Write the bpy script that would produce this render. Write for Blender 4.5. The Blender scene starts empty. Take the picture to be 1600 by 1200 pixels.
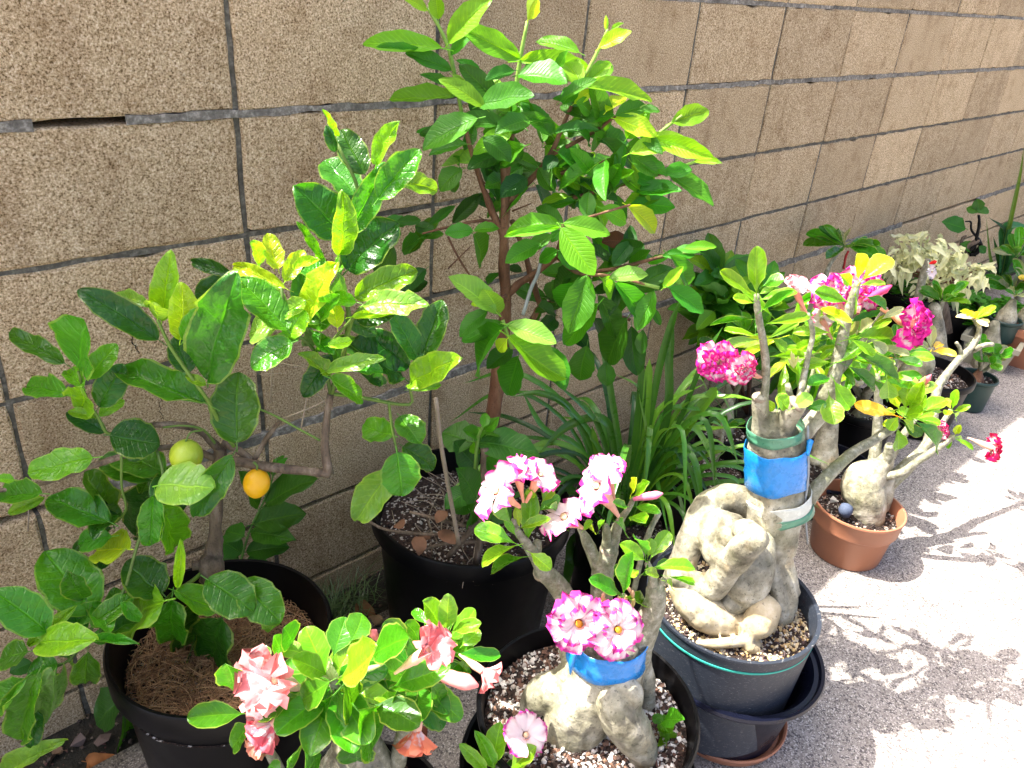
import bpy, bmesh, math, random
from mathutils import Vector, Matrix, noise
R = random.Random(7)
S = bpy.context.scene
COL = S.collection
V = Vector
PI = math.pi
# ------------------------------------------------------------------ camera
CAM = V((-0.588, -1.2727, 1.3241))
FW = V((0.62268675, 0.62906331, -0.46533919)); RT = V((0.7351456, -0.67401418, 0.07256605)); DN = V((-0.26799657, -0.38727798, -0.88215282))
FPX = 1238.85
cd = bpy.data.cameras.new('camera'); cam = bpy.data.objects.new('camera', cd); COL.objects.link(cam)
cd.sensor_width = 36; cd.lens = FPX / 1600 * 36; cd.clip_start = 0.02; cd.clip_end = 400
M = Matrix.Identity(4)
for i in range(3):
    M[i][0] = RT[i]; M[i][1] = -DN[i]; M[i][2] = -FW[i]; M[i][3] = CAM[i]
cam.matrix_world = M; S.camera = cam
# ------------------------------------------------------------------ light
w = bpy.data.worlds.new('World'); S.world = w; w.use_nodes = True
nt = w.node_tree; bg = nt.nodes['Background']
sky = nt.nodes.new('ShaderNodeTexSky'); sky.sky_type = 'NISHITA'; sky.sun_disc = False
sky.sun_elevation = math.radians(59.3); sky.sun_rotation = math.radians(-45); sky.air_density = .45; sky.dust_density = 5; sky.ozone_density = .3
nt.links.new(sky.outputs[0], bg.inputs[0]); bg.inputs[1].default_value = 0.135
sl = bpy.data.lights.new('sun', 'SUN'); so = bpy.data.objects.new('sun', sl); COL.objects.link(so)
sl.energy = 3.1; sl.angle = math.radians(0.5); sl.color = (1, 0.95, 0.87)
SUN = V((-0.42, 0.42, 1)).normalized()
so.rotation_euler = SUN.to_track_quat('Z', 'Y').to_euler(); so.location = (0, 0, 5)
vs = S.view_settings; vs.view_transform = 'Standard'; vs.look = 'None'; vs.gamma = 1; vs.exposure = 2.5; vs.use_curve_mapping = False
S.cycles.max_bounces = 8; S.cycles.diffuse_bounces = 4; S.cycles.transmission_bounces = 4; S.cycles.use_denoising = True
# ------------------------------------------------------------------ geometry helpers
FH = V((0.7035, 0.7107, 0)); RH = V((0.7107, -0.7035, 0))
DSH = 0.0
def P(x, y, D):
    """point seen at photo pixel x, y at horizontal distance D in front of the camera (never inside the wall)"""
    d = RT * ((x - 800) / FPX) + DN * ((y - 600) / FPX) + FW
    t = (D + DSH) / d.dot(FH)
    if d.y > 0: t = min(t, (-0.025 - CAM.y) / d.y)
    return CAM + d * t
def ppm(p): return FPX / (p - CAM).dot(FW)
def gp(x, y, h):
    d = RT * ((x - 800) / FPX) + DN * ((y - 600) / FPX) + FW
    return CAM + d * ((h - CAM.z) / d.z)
def hsh(*a): return R.random()
def mesh(name, vs_, fs, uvs=None, smooth=True, mat=None):
    me = bpy.data.meshes.new(name); me.from_pydata([tuple(v) for v in vs_], [], fs)
    if uvs:
        ul = me.uv_layers.new(name='UVMap')
        for l in me.loops: ul.data[l.index].uv = uvs[l.vertex_index]
    if smooth: me.polygons.foreach_set('use_smooth', [True] * len(me.polygons))
    if mat: me.materials.append(mat)
    me.update(); return me
WORLD = {}
def link(name, me, parent=None, mw=None, color=None, label=None, kind=None):
    o = bpy.data.objects.new(name, me); COL.objects.link(o)
    mw = mw or Matrix.Identity(4)
    if parent:
        o.parent = parent; o.matrix_local = WORLD[parent.name].inverted() @ mw
    else: o.matrix_local = mw
    WORLD[o.name] = mw
    if color: o.color = (*color, 1)
    if label: o['label'] = label
    if kind: o['kind'] = kind
    return o
def thing(name, loc, label, cat, group=None):
    o = link(name, None, None, Matrix.Translation(loc)); o.empty_display_size = .05
    o['label'] = label; o['category'] = cat
    if group: o['group'] = group
    return o
def smoothpath(pts, rad, n=5):
    """Catmull-Rom through points"""
    if len(pts) < 3:
        out = [pts[0].lerp(pts[-1], i / n) for i in range(n + 1)]; return out, [rad[0] + (rad[-1] - rad[0]) * i / n for i in range(n + 1)]
    P_ = [pts[0] * 2 - pts[1]] + list(pts) + [pts[-1] * 2 - pts[-2]]; o = []; r = []
    for i in range(1, len(P_) - 2):
        a, b, c, d = P_[i - 1:i + 3]
        for k in range(n):
            t = k / n
            o.append(0.5 * ((2 * b) + (c - a) * t + (2 * a - 5 * b + 4 * c - d) * t * t + (3 * b - a - 3 * c + d) * t ** 3))
            r.append(rad[i - 1] + (rad[i] - rad[i - 1]) * t)
    o.append(pts[-1]); r.append(rad[-1]); return o, r
def tubegeo(pts, rad, sides=8, wob=0.0, caps=True, base=0, knots=0):
    vs_, fs = [], []
    n = len(pts); t0 = (pts[1] - pts[0]).normalized()
    u = t0.orthogonal().normalized(); ph = R.random() * 50
    for i, p in enumerate(pts):
        t = (pts[min(i + 1, n - 1)] - pts[max(i - 1, 0)]).normalized()
        u = (u - t * u.dot(t)).normalized(); v = t.cross(u)
        for k in range(sides):
            a = 2 * PI * k / sides
            q = rad[i] * (1 + wob * (noise.noise(V((math.cos(a) * 1.3, math.sin(a) * 1.3, i * .55 + ph)))) * 2)
            vs_.append(p + (u * math.cos(a) + v * math.sin(a)) * q)
    for i in range(n - 1):
        for k in range(sides):
            a = i * sides + k; b = i * sides + (k + 1) % sides
            fs.append((base + a, base + b, base + b + sides, base + a + sides))
    if caps:
        fs.append(tuple(base + k for k in reversed(range(sides)))); fs.append(tuple(base + (n - 1) * sides + k for k in range(sides)))
    return vs_, fs
def tube(name, pts, rad, mat, parent, sides=8, wob=.08, sub=4, label=None, kind=None):
    pts = [V(p) for p in pts]
    if not isinstance(rad, (list, tuple)): rad = [rad] * len(pts)
    if len(rad) == 2 and len(pts) > 2: rad = [rad[0] + (rad[1] - rad[0]) * i / (len(pts) - 1) for i in range(len(pts))]
    p2, r2 = smoothpath(pts, rad, sub)
    v, f = tubegeo(p2, r2, sides, wob)
    return link(name, mesh(name, v, f, mat=mat), parent, label=label, kind=kind)
def pxtube(name, s, D, mat, parent, sides=8, wob=.1, sub=4, label=None):
    """s = 'x y w  x y w ...' pixel polyline with pixel widths; a 4-group with @D sets distance"""
    pts, rad = [], []
    for g in s.split(','):
        q = g.split(); d = D
        if len(q) > 3: d = float(q[3])
        p = P(float(q[0]), float(q[1]), d); pts.append(p); rad.append(float(q[2]) / 2 / ppm(p))
    return tube(name, pts, rad, mat, parent, sides, wob, sub, label)
# ------------------------------------------------------------------ materials
def nm(name):
    m = bpy.data.materials.new(name); m.use_nodes = True
    t = m.node_tree; b = t.nodes['Principled BSDF']
    return m, t, b
class N:
    def __init__(s, t): s.t = t
    def a(s, ty, **k):
        n = s.t.nodes.new('ShaderNode' + ty)
        ins = k.pop('i', {})
        for a, v in k.items(): setattr(n, a, v)
        for a, v in ins.items():
            if hasattr(v, 'links') or isinstance(v, bpy.types.NodeSocket): s.t.links.new(v, n.inputs[a])
            else: n.inputs[a].default_value = v
        return n
    def l(s, a, b): s.t.links.new(a, b)
    def math(s, op, a, b=0.0, c=0.0, clamp=False):
        n = s.t.nodes.new('ShaderNodeMath'); n.operation = op; n.use_clamp = clamp
        for i, v in enumerate((a, b, c)):
            if isinstance(v, bpy.types.NodeSocket): s.t.links.new(v, n.inputs[i])
            else: n.inputs[i].default_value = v
        return n.outputs[0]
    def mix(s, f, a, b, mode='MIX'):
        n = s.t.nodes.new('ShaderNodeMix'); n.data_type = 'RGBA'; n.blend_type = mode
        for i, v in ((0, f), (6, a), (7, b)):
            if isinstance(v, bpy.types.NodeSocket): s.t.links.new(v, n.inputs[i])
            else: n.inputs[i].default_value = (*v, 1) if isinstance(v, tuple) and len(v) == 3 else v
        return n.outputs[2]
    def ramp(s, f, stops):
        n = s.t.nodes.new('ShaderNodeValToRGB'); cr = n.color_ramp
        while len(cr.elements) < len(stops): cr.elements.new(.5)
        for e, (p, c) in zip(cr.elements, stops): e.position = p; e.color = (*c, 1) if len(c) == 3 else c
        s.t.links.new(f, n.inputs[0]); return n.outputs[0]
    def noise(s, vec, scale, det=3, rough=.55, out=0):
        n = s.t.nodes.new('ShaderNodeTexNoise'); n.inputs['Scale'].default_value = scale; n.inputs['Detail'].default_value = det; n.inputs['Roughness'].default_value = rough
        if vec is not None: s.t.links.new(vec, n.inputs['Vector'])
        return n.outputs[out]
    def voro(s, vec, scale, feature='F1', out='Distance', rnd=1):
        n = s.t.nodes.new('ShaderNodeTexVoronoi'); n.feature = feature; n.inputs['Scale'].default_value = scale; n.inputs['Randomness'].default_value = rnd
        s.t.links.new(vec, n.inputs['Vector']); return n.outputs[out]
    def pos(s): return s.t.nodes.new('ShaderNodeNewGeometry').outputs['Position']
    def bump(s, h, strength, dist, b):
        n = s.t.nodes.new('ShaderNodeBump'); n.inputs['Strength'].default_value = strength; n.inputs['Distance'].default_value = dist
        s.t.links.new(h, n.inputs['Height']); s.t.links.new(n.outputs[0], b.inputs['Normal']); return n.outputs[0]
def leafmat(name, nveins, slant, rough, veincol, transl, bumpy, spec=.5, blotch=.25, edge=0., tc=(1.9, 1.7, .55)):
    m, t, b = nm(name); n = N(t)
    oi = t.nodes.new('ShaderNodeObjectInfo'); col = oi.outputs['Color']; rnd = oi.outputs['Random']
    uv = t.nodes.new('ShaderNodeUVMap').outputs[0]; sx = n.a('SeparateXYZ', i={0: uv}); u, v = sx.outputs[0], sx.outputs[1]
    av = n.math('ABSOLUTE', n.math('SUBTRACT', v, .5))
    nz = n.noise(uv, 4, 2)
    ph = n.math('ADD', n.math('SUBTRACT', n.math('MULTIPLY', u, nveins), n.math('MULTIPLY', av, slant)), n.math('MULTIPLY', nz, .6))
    fr = n.math('ABSOLUTE', n.math('SUBTRACT', n.math('FRACT', ph), .5))
    side = n.math('MULTIPLY', n.math('SUBTRACT', 1, n.math('MULTIPLY', fr, 7 if nveins < 12 else 5), clamp=True), n.math('SUBTRACT', .75, av), clamp=True)
    mid = n.math('SUBTRACT', 1, n.math('MULTIPLY', av, 26), clamp=True)
    vein = n.math('MAXIMUM', n.math('MULTIPLY', side, .55), mid)
    c0 = n.mix(.1, col, n.mix(1, col, (veincol[0], veincol[1], veincol[2]), 'MULTIPLY'))
    pn = n.noise(n.pos(), 45, 3)
    c1 = n.mix(n.math('MULTIPLY', n.math('SUBTRACT', pn, .42, clamp=True), 4 * blotch, clamp=True), c0, n.mix(1, col, (2.0, 1.55, .9), 'MULTIPLY'))
    dk = n.noise(n.pos(), 130, 3)
    c1 = n.mix(n.math('MULTIPLY', dk, .45), c1, n.mix(1, c1, (.55, .62, .6), 'MULTIPLY'))
    c2 = n.mix(n.math('MULTIPLY', vein, .6), c1, n.mix(1, c1, veincol, 'MULTIPLY'))
    if edge: c2 = n.mix(n.math('MULTIPLY', n.math('GREATER_THAN', av, .455), edge), c2, (.5, .6, .12))
    # underside paler
    bf = t.nodes.new('ShaderNodeNewGeometry').outputs['Backfacing']
    c3 = n.mix(n.math('MULTIPLY', bf, .35), c2, (.3, .42, .16))
    n.l(c3, b.inputs['Base Color']); b.inputs['Specular IOR Level'].default_value = spec
    rr = n.math('ADD', n.math('MULTIPLY', pn, .25), rough - .12); n.l(rr, b.inputs['Roughness'])
    hh = n.math('ADD', n.math('MULTIPLY', vein, -1.0), n.math('MULTIPLY', pn, .6))
    nb = n.bump(n.math('ADD', hh, n.math('MULTIPLY', n.noise(n.pos(), 95, 2), 1.5 if name == 'citrus_leaf' else .5)), bumpy, .003 if name == 'citrus_leaf' else .0016, b)
    tr = t.nodes.new('ShaderNodeBsdfTranslucent'); n.l(n.mix(1, c2, tc, 'MULTIPLY'), tr.inputs[0]); n.l(nb, tr.inputs['Normal'])
    ms = t.nodes.new('ShaderNodeMixShader'); ms.inputs[0].default_value = transl
    n.l(b.outputs[0], ms.inputs[1]); n.l(tr.outputs[0], ms.inputs[2]); n.l(ms.outputs[0], t.nodes['Material Output'].inputs[0])
    return m
M_cit = leafmat('citrus_leaf', 8, 3.0, .3, (2.2, 1.9, 1.6), .42, .6, .5, .4, .25)
M_gua = leafmat('guava_leaf', 13, 5.0, .42, (2.3, 1.9, 1.7), .43, .7, .4, .15)
M_ade = leafmat('desert_rose_leaf', 8, 3.5, .27, (2.6, 2.1, 1.7), .38, .35, .5, .2, .35)
M_str = leafmat('strap_leaf', 1, 0.0, .3, (1.5, 1.4, 1.2), .25, .2, .5, .2)
M_cream = leafmat('cream_leaf', 1, 0.0, .5, (.8, .95, .6), .25, .3, .3, .0, 0., (1, 1, .9))
def petalmat():
    m, t, b = nm('petal'); n = N(t)
    oi = t.nodes.new('ShaderNodeObjectInfo'); col = oi.outputs['Color']; al = oi.outputs['Alpha']
    uv = t.nodes.new('ShaderNodeUVMap').outputs[0]; sx = n.a('SeparateXYZ', i={0: uv}); u, v = sx.outputs[0], sx.outputs[1]
    av = n.math('MULTIPLY', n.math('ABSOLUTE', n.math('SUBTRACT', v, .5)), 2)
    nz = n.noise(n.pos(), 260, 3); nz2 = n.noise(n.pos(), 85, 2)
    e = n.math('ADD', n.math('MAXIMUM', u, n.math('ADD', n.math('MULTIPLY', av, .55), n.math('MULTIPLY', u, .42))), n.math('MULTIPLY', n.math('SUBTRACT', nz, .5), .22))
    edge = n.math('MULTIPLY', n.math('SUBTRACT', e, n.math('SUBTRACT', 1.0, n.math('MULTIPLY', al, .5))), 7, clamp=True)
    blot = n.math('MULTIPLY', n.math('MULTIPLY', n.math('SUBTRACT', nz2, n.math('SUBTRACT', .72, n.math('MULTIPLY', al, .3))), 9, clamp=True), n.math('MULTIPLY', n.math('SUBTRACT', al, .52, clamp=True), 6, clamp=True), clamp=True)
    base = n.mix(n.math('MULTIPLY', n.noise(n.pos(), 40, 2), .55), (.82, .74, .74), (.85, .5, .52))
    f = n.math('MAXIMUM', edge, blot)
    veins = n.math('MULTIPLY', n.math('SINE', n.math('MULTIPLY', v, 60)), .12)
    c = n.mix(f, base, col); n.l(c, b.inputs['Base Color']); b.inputs['Roughness'].default_value = .55; b.inputs['Specular IOR Level'].default_value = .25
    nb = n.bump(n.math('ADD', veins, nz), .4, .001, b)
    tr = t.nodes.new('ShaderNodeBsdfTranslucent'); n.l(c, tr.inputs[0]); n.l(nb, tr.inputs['Normal'])
    ms = t.nodes.new('ShaderNodeMixShader'); ms.inputs[0].default_value = .3
    n.l(b.outputs[0], ms.inputs[1]); n.l(tr.outputs[0], ms.inputs[2]); n.l(ms.outputs[0], t.nodes['Material Output'].inputs[0]); return m
M_pet = petalmat()
def tintmat(name, rough=.5, spec=.3, tr_=.2, bs=80):
    """plain organic surface coloured by its object's colour"""
    m, t, b = nm(name); n = N(t)
    col = t.nodes.new('ShaderNodeObjectInfo').outputs['Color']
    z = n.noise(n.pos(), bs, 3)
    c = n.mix(z, n.mix(1, col, (.65, .65, .65), 'MULTIPLY'), n.mix(1, col, (1.3, 1.3, 1.3), 'MULTIPLY')); n.l(c, b.inputs['Base Color'])
    b.inputs['Roughness'].default_value = rough; b.inputs['Specular IOR Level'].default_value = spec; n.bump(z, .4, .002, b); return m
M_tint = tintmat('tinted_tissue'); M_dry = tintmat('dry_plant', .8, .1)
def barkmat(name, c1, c2, c3, scale, bmp, rough=.75, stretch=1., green=.0, patch=0):
    m, t, b = nm(name); n = N(t); p = n.pos()
    mp = n.a('Mapping', i={0: p}); mp.inputs['Scale'].default_value = (1, 1, stretch)
    z = n.noise(mp.outputs[0], scale, 6, .65); z2 = n.noise(p, 9, 3); z3 = n.voro(mp.outputs[0], scale * 1.7)
    f = n.noise(p, scale * 6, 2)
    c = n.ramp(z, [(.3, c1), (.52, c2), (.72, c3)])
    if patch:
        q1 = n.noise(p, 11, 4, .6); q2 = n.noise(n.a('Mapping', i={0: p, 1: (3, 5, 1)}).outputs[0], 14, 3)
        c = n.mix(n.math('MULTIPLY', n.math('SUBTRACT', q1, .47, clamp=True), patch * 7, clamp=True), c, n.mix(1, c, (.36, .36, .36), 'MULTIPLY'))
        c = n.mix(n.math('MULTIPLY', n.math('SUBTRACT', q2, .58, clamp=True), patch * 6, clamp=True), c, n.mix(1, c, (1.15, .8, .38), 'MULTIPLY'))
    c = n.mix(n.math('MULTIPLY', n.math('SUBTRACT', z2, .5, clamp=True), green * 6, clamp=True), c, (.13, .16, .045))
    c = n.mix(n.math('MULTIPLY', n.math('GREATER_THAN', f, .64), .45), c, (.02, .018, .012))
    n.l(c, b.inputs['Base Color']); b.inputs['Roughness'].default_value = rough; b.inputs['Specular IOR Level'].default_value = .3
    h = n.math('ADD', n.math('MULTIPLY', z, 1.), n.math('ADD', n.math('MULTIPLY', z3, .4), n.math('MULTIPLY', f, .25)))
    n.bump(h, bmp, .006, b); return m
M_cbark = barkmat('citrus_bark', (.045, .032, .022), (.13, .095, .065), (.25, .2, .15), 60, .9, stretch=.25)
M_gbark = barkmat('guava_bark', (.07, .03, .015), (.16, .075, .04), (.26, .15, .09), 40, .8, stretch=.3)
M_cau = barkmat('caudex_skin', (.1, .088, .055), (.33, .305, .22), (.56, .53, .43), 30, .6, .5, green=.2, patch=.6)
M_cauo = barkmat('ochre_root_skin', (.25, .19, .1), (.42, .35, .22), (.58, .52, .4), 22, .25, .5, green=.1)
M_stem = barkmat('desert_rose_stem', (.1, .1, .06), (.23, .22, .155), (.44, .43, .36), 90, .4, .5, green=.4)
def plain(name, col, rough=.4, spec=.5, nscale=60, var=.25, bmp=.1, dist=.001, scratch=0.):
    m, t, b = nm(name); n = N(t); p = n.pos(); z = n.noise(p, nscale, 4)
    c = n.mix(z, tuple(x * (1 - var) for x in col), tuple(min(1, x * (1 + var)) for x in col))
    if scratch:
        mp = n.a('Mapping', i={0: p}); mp.inputs['Scale'].default_value = (1, 1, 7)
        s = n.noise(mp.outputs[0], 120, 4, .7); c = n.mix(n.math('MULTIPLY', n.math('SUBTRACT', s, .6, clamp=True), scratch * 8, clamp=True), c, (.5, .5, .48))
    n.l(c, b.inputs['Base Color']); n.l(n.math('ADD', n.math('MULTIPLY', z, .25), rough - .12), b.inputs['Roughness'])
    b.inputs['Specular IOR Level'].default_value = spec; n.bump(z, bmp, dist, b); return m
M_black = plain('black_plastic', (.002, .002, .0025), .4, .16, 30, .4, .08)
M_blue = plain('navy_black_plastic', (.004, .005, .013), .3, .35, 30, .3, .05)
M_grey = plain('scuffed_charcoal_plastic', (.02, .026, .038), .5, .4, 200, .3, .25, scratch=.5)
M_greenp = plain('dark_green_plastic', (.015, .04, .033), .45, .4, 80, .3, .1)
M_terra = plain('terracotta_plastic', (.34, .14, .075), .45, .4, 25, .12, .05)
M_beige = plain('beige_clay', (.35, .33, .24), .7, .2, 60, .2, .2)
M_teal = plain('teal_stripe', (.03, .33, .26), .5, .3)
M_tape = plain('blue_tape', (.01, .2, .55), .28, .6, 90, .3, .5, .002)
M_gtape = plain('green_tape', (.07, .22, .13), .3, .6, 90, .35, .5, .002)
M_wtape = plain('clear_wrap', (.5, .52, .45), .25, .6, 90, .2, .5, .002)
M_rod = plain('grey_rod', (.26, .28, .28), .4, .4)
M_bamboo = plain('weathered_bamboo', (.28, .23, .17), .7, .2, 200, .4, .3)
M_mesh = plain('blue_net', (.07, .09, .14), .6, .2, 700, .6, 1.)
def soilmat():
    m, t, b = nm('potting_soil'); n = N(t); p = n.pos()
    z = n.noise(p, 160, 4, .7); w_ = n.voro(p, 210, out='Color'); sp = n.a('SeparateColor', i={0: w_}).outputs[0]
    c = n.ramp(z, [(.3, (.008, .005, .004)), (.6, (.04, .022, .014)), (.8, (.1, .06, .04))])
    c = n.mix(n.math('GREATER_THAN', sp, .86), c, (.4, .37, .33)); n.l(c, b.inputs['Base Color']); b.inputs['Roughness'].default_value = .95
    n.bump(n.math('ADD', z, n.voro(p, 210)), 1, .005, b); return m
M_soil = soilmat()
def chipmat():
    m, t, b = nm('chips'); n = N(t)
    a = n.a('VertexColor'); a.layer_name = 'Col'; n.l(a.outputs[0], b.inputs['Base Color']); b.inputs['Roughness'].default_value = .85
    n.bump(n.noise(n.pos(), 500, 2), .5, .001, b); return m
M_chip = chipmat()
# ------------------------------------------------------------------ leaf shapes
def leafgeo(kind, seed):
    r = random.Random(seed); nu, nv = 14, 8
    amp = {'cit': .05, 'gua': .02, 'ade': .022, 'adw': .022, 'small': .03, 'curl': .03}[kind]; po = r.random() * 90
    fold = {'cit': .22, 'gua': .22, 'ade': .22, 'adw': .16, 'small': .2, 'curl': .3}[kind] * r.uniform(.4, 1.3)
    bend = {'cit': .16, 'gua': .18, 'ade': .2, 'adw': .16, 'small': .15, 'curl': .9}[kind] * r.uniform(.1, 1.8) * (1 if r.random() < .85 else -.6)
    wavy = {'cit': .035, 'gua': .014, 'ade': .015, 'adw': .012, 'small': .02, 'curl': .05}[kind] * r.uniform(.5, 1.6); ph = r.random() * 6; side = r.uniform(-.05, .05)
    vs_, uv, fs = [], [], []
    for i in range(nu + 1):
        t = (1 - math.cos(PI * i / nu)) / 2
        if kind == 'cit': w_ = max(0, 1 - abs(2 * t ** .92 - 1) ** 2.2) ** .66
        elif kind == 'gua': w_ = math.sin(PI * t ** .95) ** .72
        elif kind == 'ade': w_ = max(0, 1 - abs(2 * t ** 1.65 - 1) ** 2.3) ** .6 * min(1, t * 2.2 + .12)
        elif kind == 'adw': w_ = max(0, 1 - abs(2 * t ** 1.25 - 1) ** 2.3) ** .56 * min(1, t * 2.5 + .1)
        elif kind == 'small': w_ = math.sin(PI * t ** .9) ** .8
        else: w_ = math.sin(PI * t ** .8) ** .9
        w_ = max(w_, .035 if i < nu else .01)
        zc = -bend * t * t; xc = t - (abs(bend) * .35 * t ** 3)
        for j in range(nv + 1):
            s = (j / nv - .5) * 2
            zz = zc + fold * abs(s) * w_ * .5 + wavy * math.sin(t * 15 + ph + (0 if s < 0 else 2)) * abs(s) ** 2
            if kind == 'gua': zz += .012 * math.cos((t * 13 - abs(s) * 2.5) * 2 * PI) * abs(s) ** .5 * (1 if .08 < t < .95 else 0) * .5
            zz += amp * noise.noise(V((t * 4.5 + po, s * 1.6, po))) * 1.6 * min(1, w_ * 2)
            vs_.append((xc, s * .5 * w_ * (1 + .05 * math.sin(t * 23 + ph + s * 3)) + side * math.sin(t * PI), zz)); uv.append((t, j / nv))
    for i in range(nu):
        for j in range(nv):
            a = i * (nv + 1) + j; fs.append((a, a + nv + 1, a + nv + 2, a + 1))
    # petiole, a thin three-sided stalk behind the blade
    b = len(vs_); pr = .012
    for x_, z_ in ((.03, 0), (-.13, -.035)):
        for k in range(3): vs_.append((x_, math.cos(k * 2.09) * pr * 1.6, z_ + math.sin(k * 2.09) * pr)); uv.append((.5, .5))
    for k in range(3): fs.append((b + k, b + (k + 1) % 3, b + 3 + (k + 1) % 3, b + 3 + k))
    return vs_, fs, uv
LEAF = {}
for kind, mt in (('cit', M_cit), ('gua', M_gua), ('ade', M_ade), ('adw', M_ade), ('small', M_gua), ('curl', M_gua), ('crm', M_cream)):
    LEAF[kind] = []
    for s in range(9):
        v, f, uv = leafgeo('curl' if kind == 'crm' else kind, s * 13 + 5); LEAF[kind].append(mesh('leaf', v, f, uv, mat=mt))
WF = {'cit': 1.06, 'gua': 1.03, 'ade': 1.04, 'adw': 1.1, 'small': 1.2, 'curl': 1.1, 'crm': 1.1}
TONE = {'d': (.018, .088, .009), 'm': (.045, .21, .009), 'l': (.125, .34, .012), 'y': (.29, .5, .015), 'p': (.16, .36, .05), 'b': (.09, .035, .014),
        'g': (.2, .25, .15), 'o': (.62, .5, .06), 'n': (.034, .15, .01), 'c': (.85, .82, .5)}
LEAFS = ['leaf']
def place_leaf(parent, kind, A, B, wpx, tone, up=.5, jit=.3, worldw=None, name='leaf'):
    ax = B - A; L = ax.length
    if L < 1e-4: return
    axn = ax / L; mid = (A + B) / 2; vw = (CAM - mid).normalized()
    vp = vw - axn * vw.dot(axn)
    vp = vp.normalized() if vp.length > 1e-3 else axn.orthogonal().normalized()
    n = vw * .7 + V((0, 0, 1)) * up + V((R.uniform(-1, 1), R.uniform(-1, 1), R.uniform(-1, 1))) * jit
    n = n - axn * n.dot(axn)
    n = n.normalized() if n.length > .05 else vp
    c = abs(n.dot(vp))
    if c < .55: n = (n + vp * 1.0 * (1 if n.dot(vp) >= 0 else -1)).normalized(); c = max(.5, abs(n.dot(vp)))
    W = worldw if worldw else wpx / ppm(mid) / c * WF[kind]
    L *= 1.13 if kind == 'gua' else 1.05
    W = min(W, L * .95)
    yv = n.cross(axn)
    m = Matrix.Identity(4)
    for i in range(3): m[i][0] = axn[i] * L; m[i][1] = yv[i] * W; m[i][2] = n[i] * L; m[i][3] = A[i]
    t = TONE[tone]; k = R.uniform(.75, 1.25); q = .1 if tone in 'cpg' else 1; col = (t[0] * k * (1 + q * R.uniform(-.25, .3)), t[1] * k, t[2] * k * (1 + q * R.uniform(-.3, .3)))
    return link(name, R.choice(LEAF[kind]), parent, m, col)
def leaves(parent, kind, D, table, up=.5, jit=.3, dtip=.035, dbase=.015, tdir=0.):
    for rec in table.replace('\n', ',').split(','):
        q = rec.split()
        if len(q) < 6: continue
        bx, by, tx, ty, wp = map(float, q[:5]); d = float(q[6]) if len(q) > 6 else D
        d += R.uniform(-dbase, dbase)
        A = P(bx, by, d); B = P(tx, ty, d + R.uniform(-dtip, dtip) * 1.2 - tdir)
        place_leaf(parent, kind, A, B, wp, q[5], up, jit)
def fill(parent, kind, n, cx, cy, rx, ry, D, dD, lpx, asp, tones, up=.6, jit=.5):
    """leaves scattered through a clump's volume, pointing outwards"""
    for _ in range(n):
        a = R.uniform(0, 2 * PI); q = math.sqrt(R.random()); x = cx + rx * q * math.cos(a); y = cy + ry * q * math.sin(a); d = D + R.uniform(-dD, dD)
        A = P(x, y, d); l = lpx / ppm(P(cx, cy, D)) * R.uniform(.7, 1.2)
        o = (RH * math.cos(a) + V((0, 0, -math.sin(a)))) * .7 + V((R.uniform(-1, 1), R.uniform(-1, 1), R.uniform(-.7, .8)))
        B = A + o.normalized() * l
        if B.y > -.02: B.y = -.02
        place_leaf(parent, kind, A, B, 0, R.choice(tones), up, jit, worldw=l * asp * R.uniform(.85, 1.15))
def rosette(t, A, n, L, W, tones, kind='ade', up=.6, rise=(.1, .9)):
    for k in range(n):
        a = 2.4 * k + R.uniform(-.3, .3); e = R.uniform(*rise); l = L * R.uniform(.65, 1.15); d = V((math.cos(a) * math.cos(e), math.sin(a) * math.cos(e), math.sin(e)))
        B = A + d * l
        if B.y > -.02: B.y = -.02
        place_leaf(t, kind, A + d * L * .04, B, 0, R.choice(tones), up, .3, worldw=W * l / L)
# ------------------------------------------------------------------ pots
def lathe(name, prof, mat, parent, c, seg=72, sq=1.0, label=None, wob=.0):
    vs_, fs = [], []; ph = R.random() * 9
    for r, z in prof:
        for k in range(seg):
            a = 2 * PI * k / seg; rr = r * (1 + wob * math.sin(2 * a + ph)); vs_.append((rr * math.cos(a), rr * math.sin(a) * sq, z))
    for i in range(len(prof) - 1):
        for k in range(seg):
            a = i * seg + k; b = i * seg + (k + 1) % seg; fs.append((a, b, b + seg, a + seg))
    if prof[0] != prof[-1]: fs.append(tuple(range(seg - 1, -1, -1)))
    me = mesh(name, vs_, fs, mat=mat); o = link(name, me, parent, Matrix.Translation(c), label=label)
    me.polygons.foreach_set('use_smooth', [True] * len(me.polygons))
    try:
        me.set_sharp_from_angle(angle=math.radians(40))
    except Exception: pass
    return o
def potprof(rb, rt, h, lip=.012, liph=.03, wall=.004, floor=.01):
    r1 = rb + (rt - lip - rb) * .96
    return [(rb - .008, 0), (rb, .006), (r1, h - liph), (rt - lip * .4, h - liph + .003), (rt, h - liph + .006), (rt + .001, h - .004), (rt - .002, h), (rt - wall - .003, h - .001), (rt - wall - .004, h - .006),
            (rt - lip - wall, h - liph), (rb - wall, floor), (0.0001, floor)]
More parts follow.
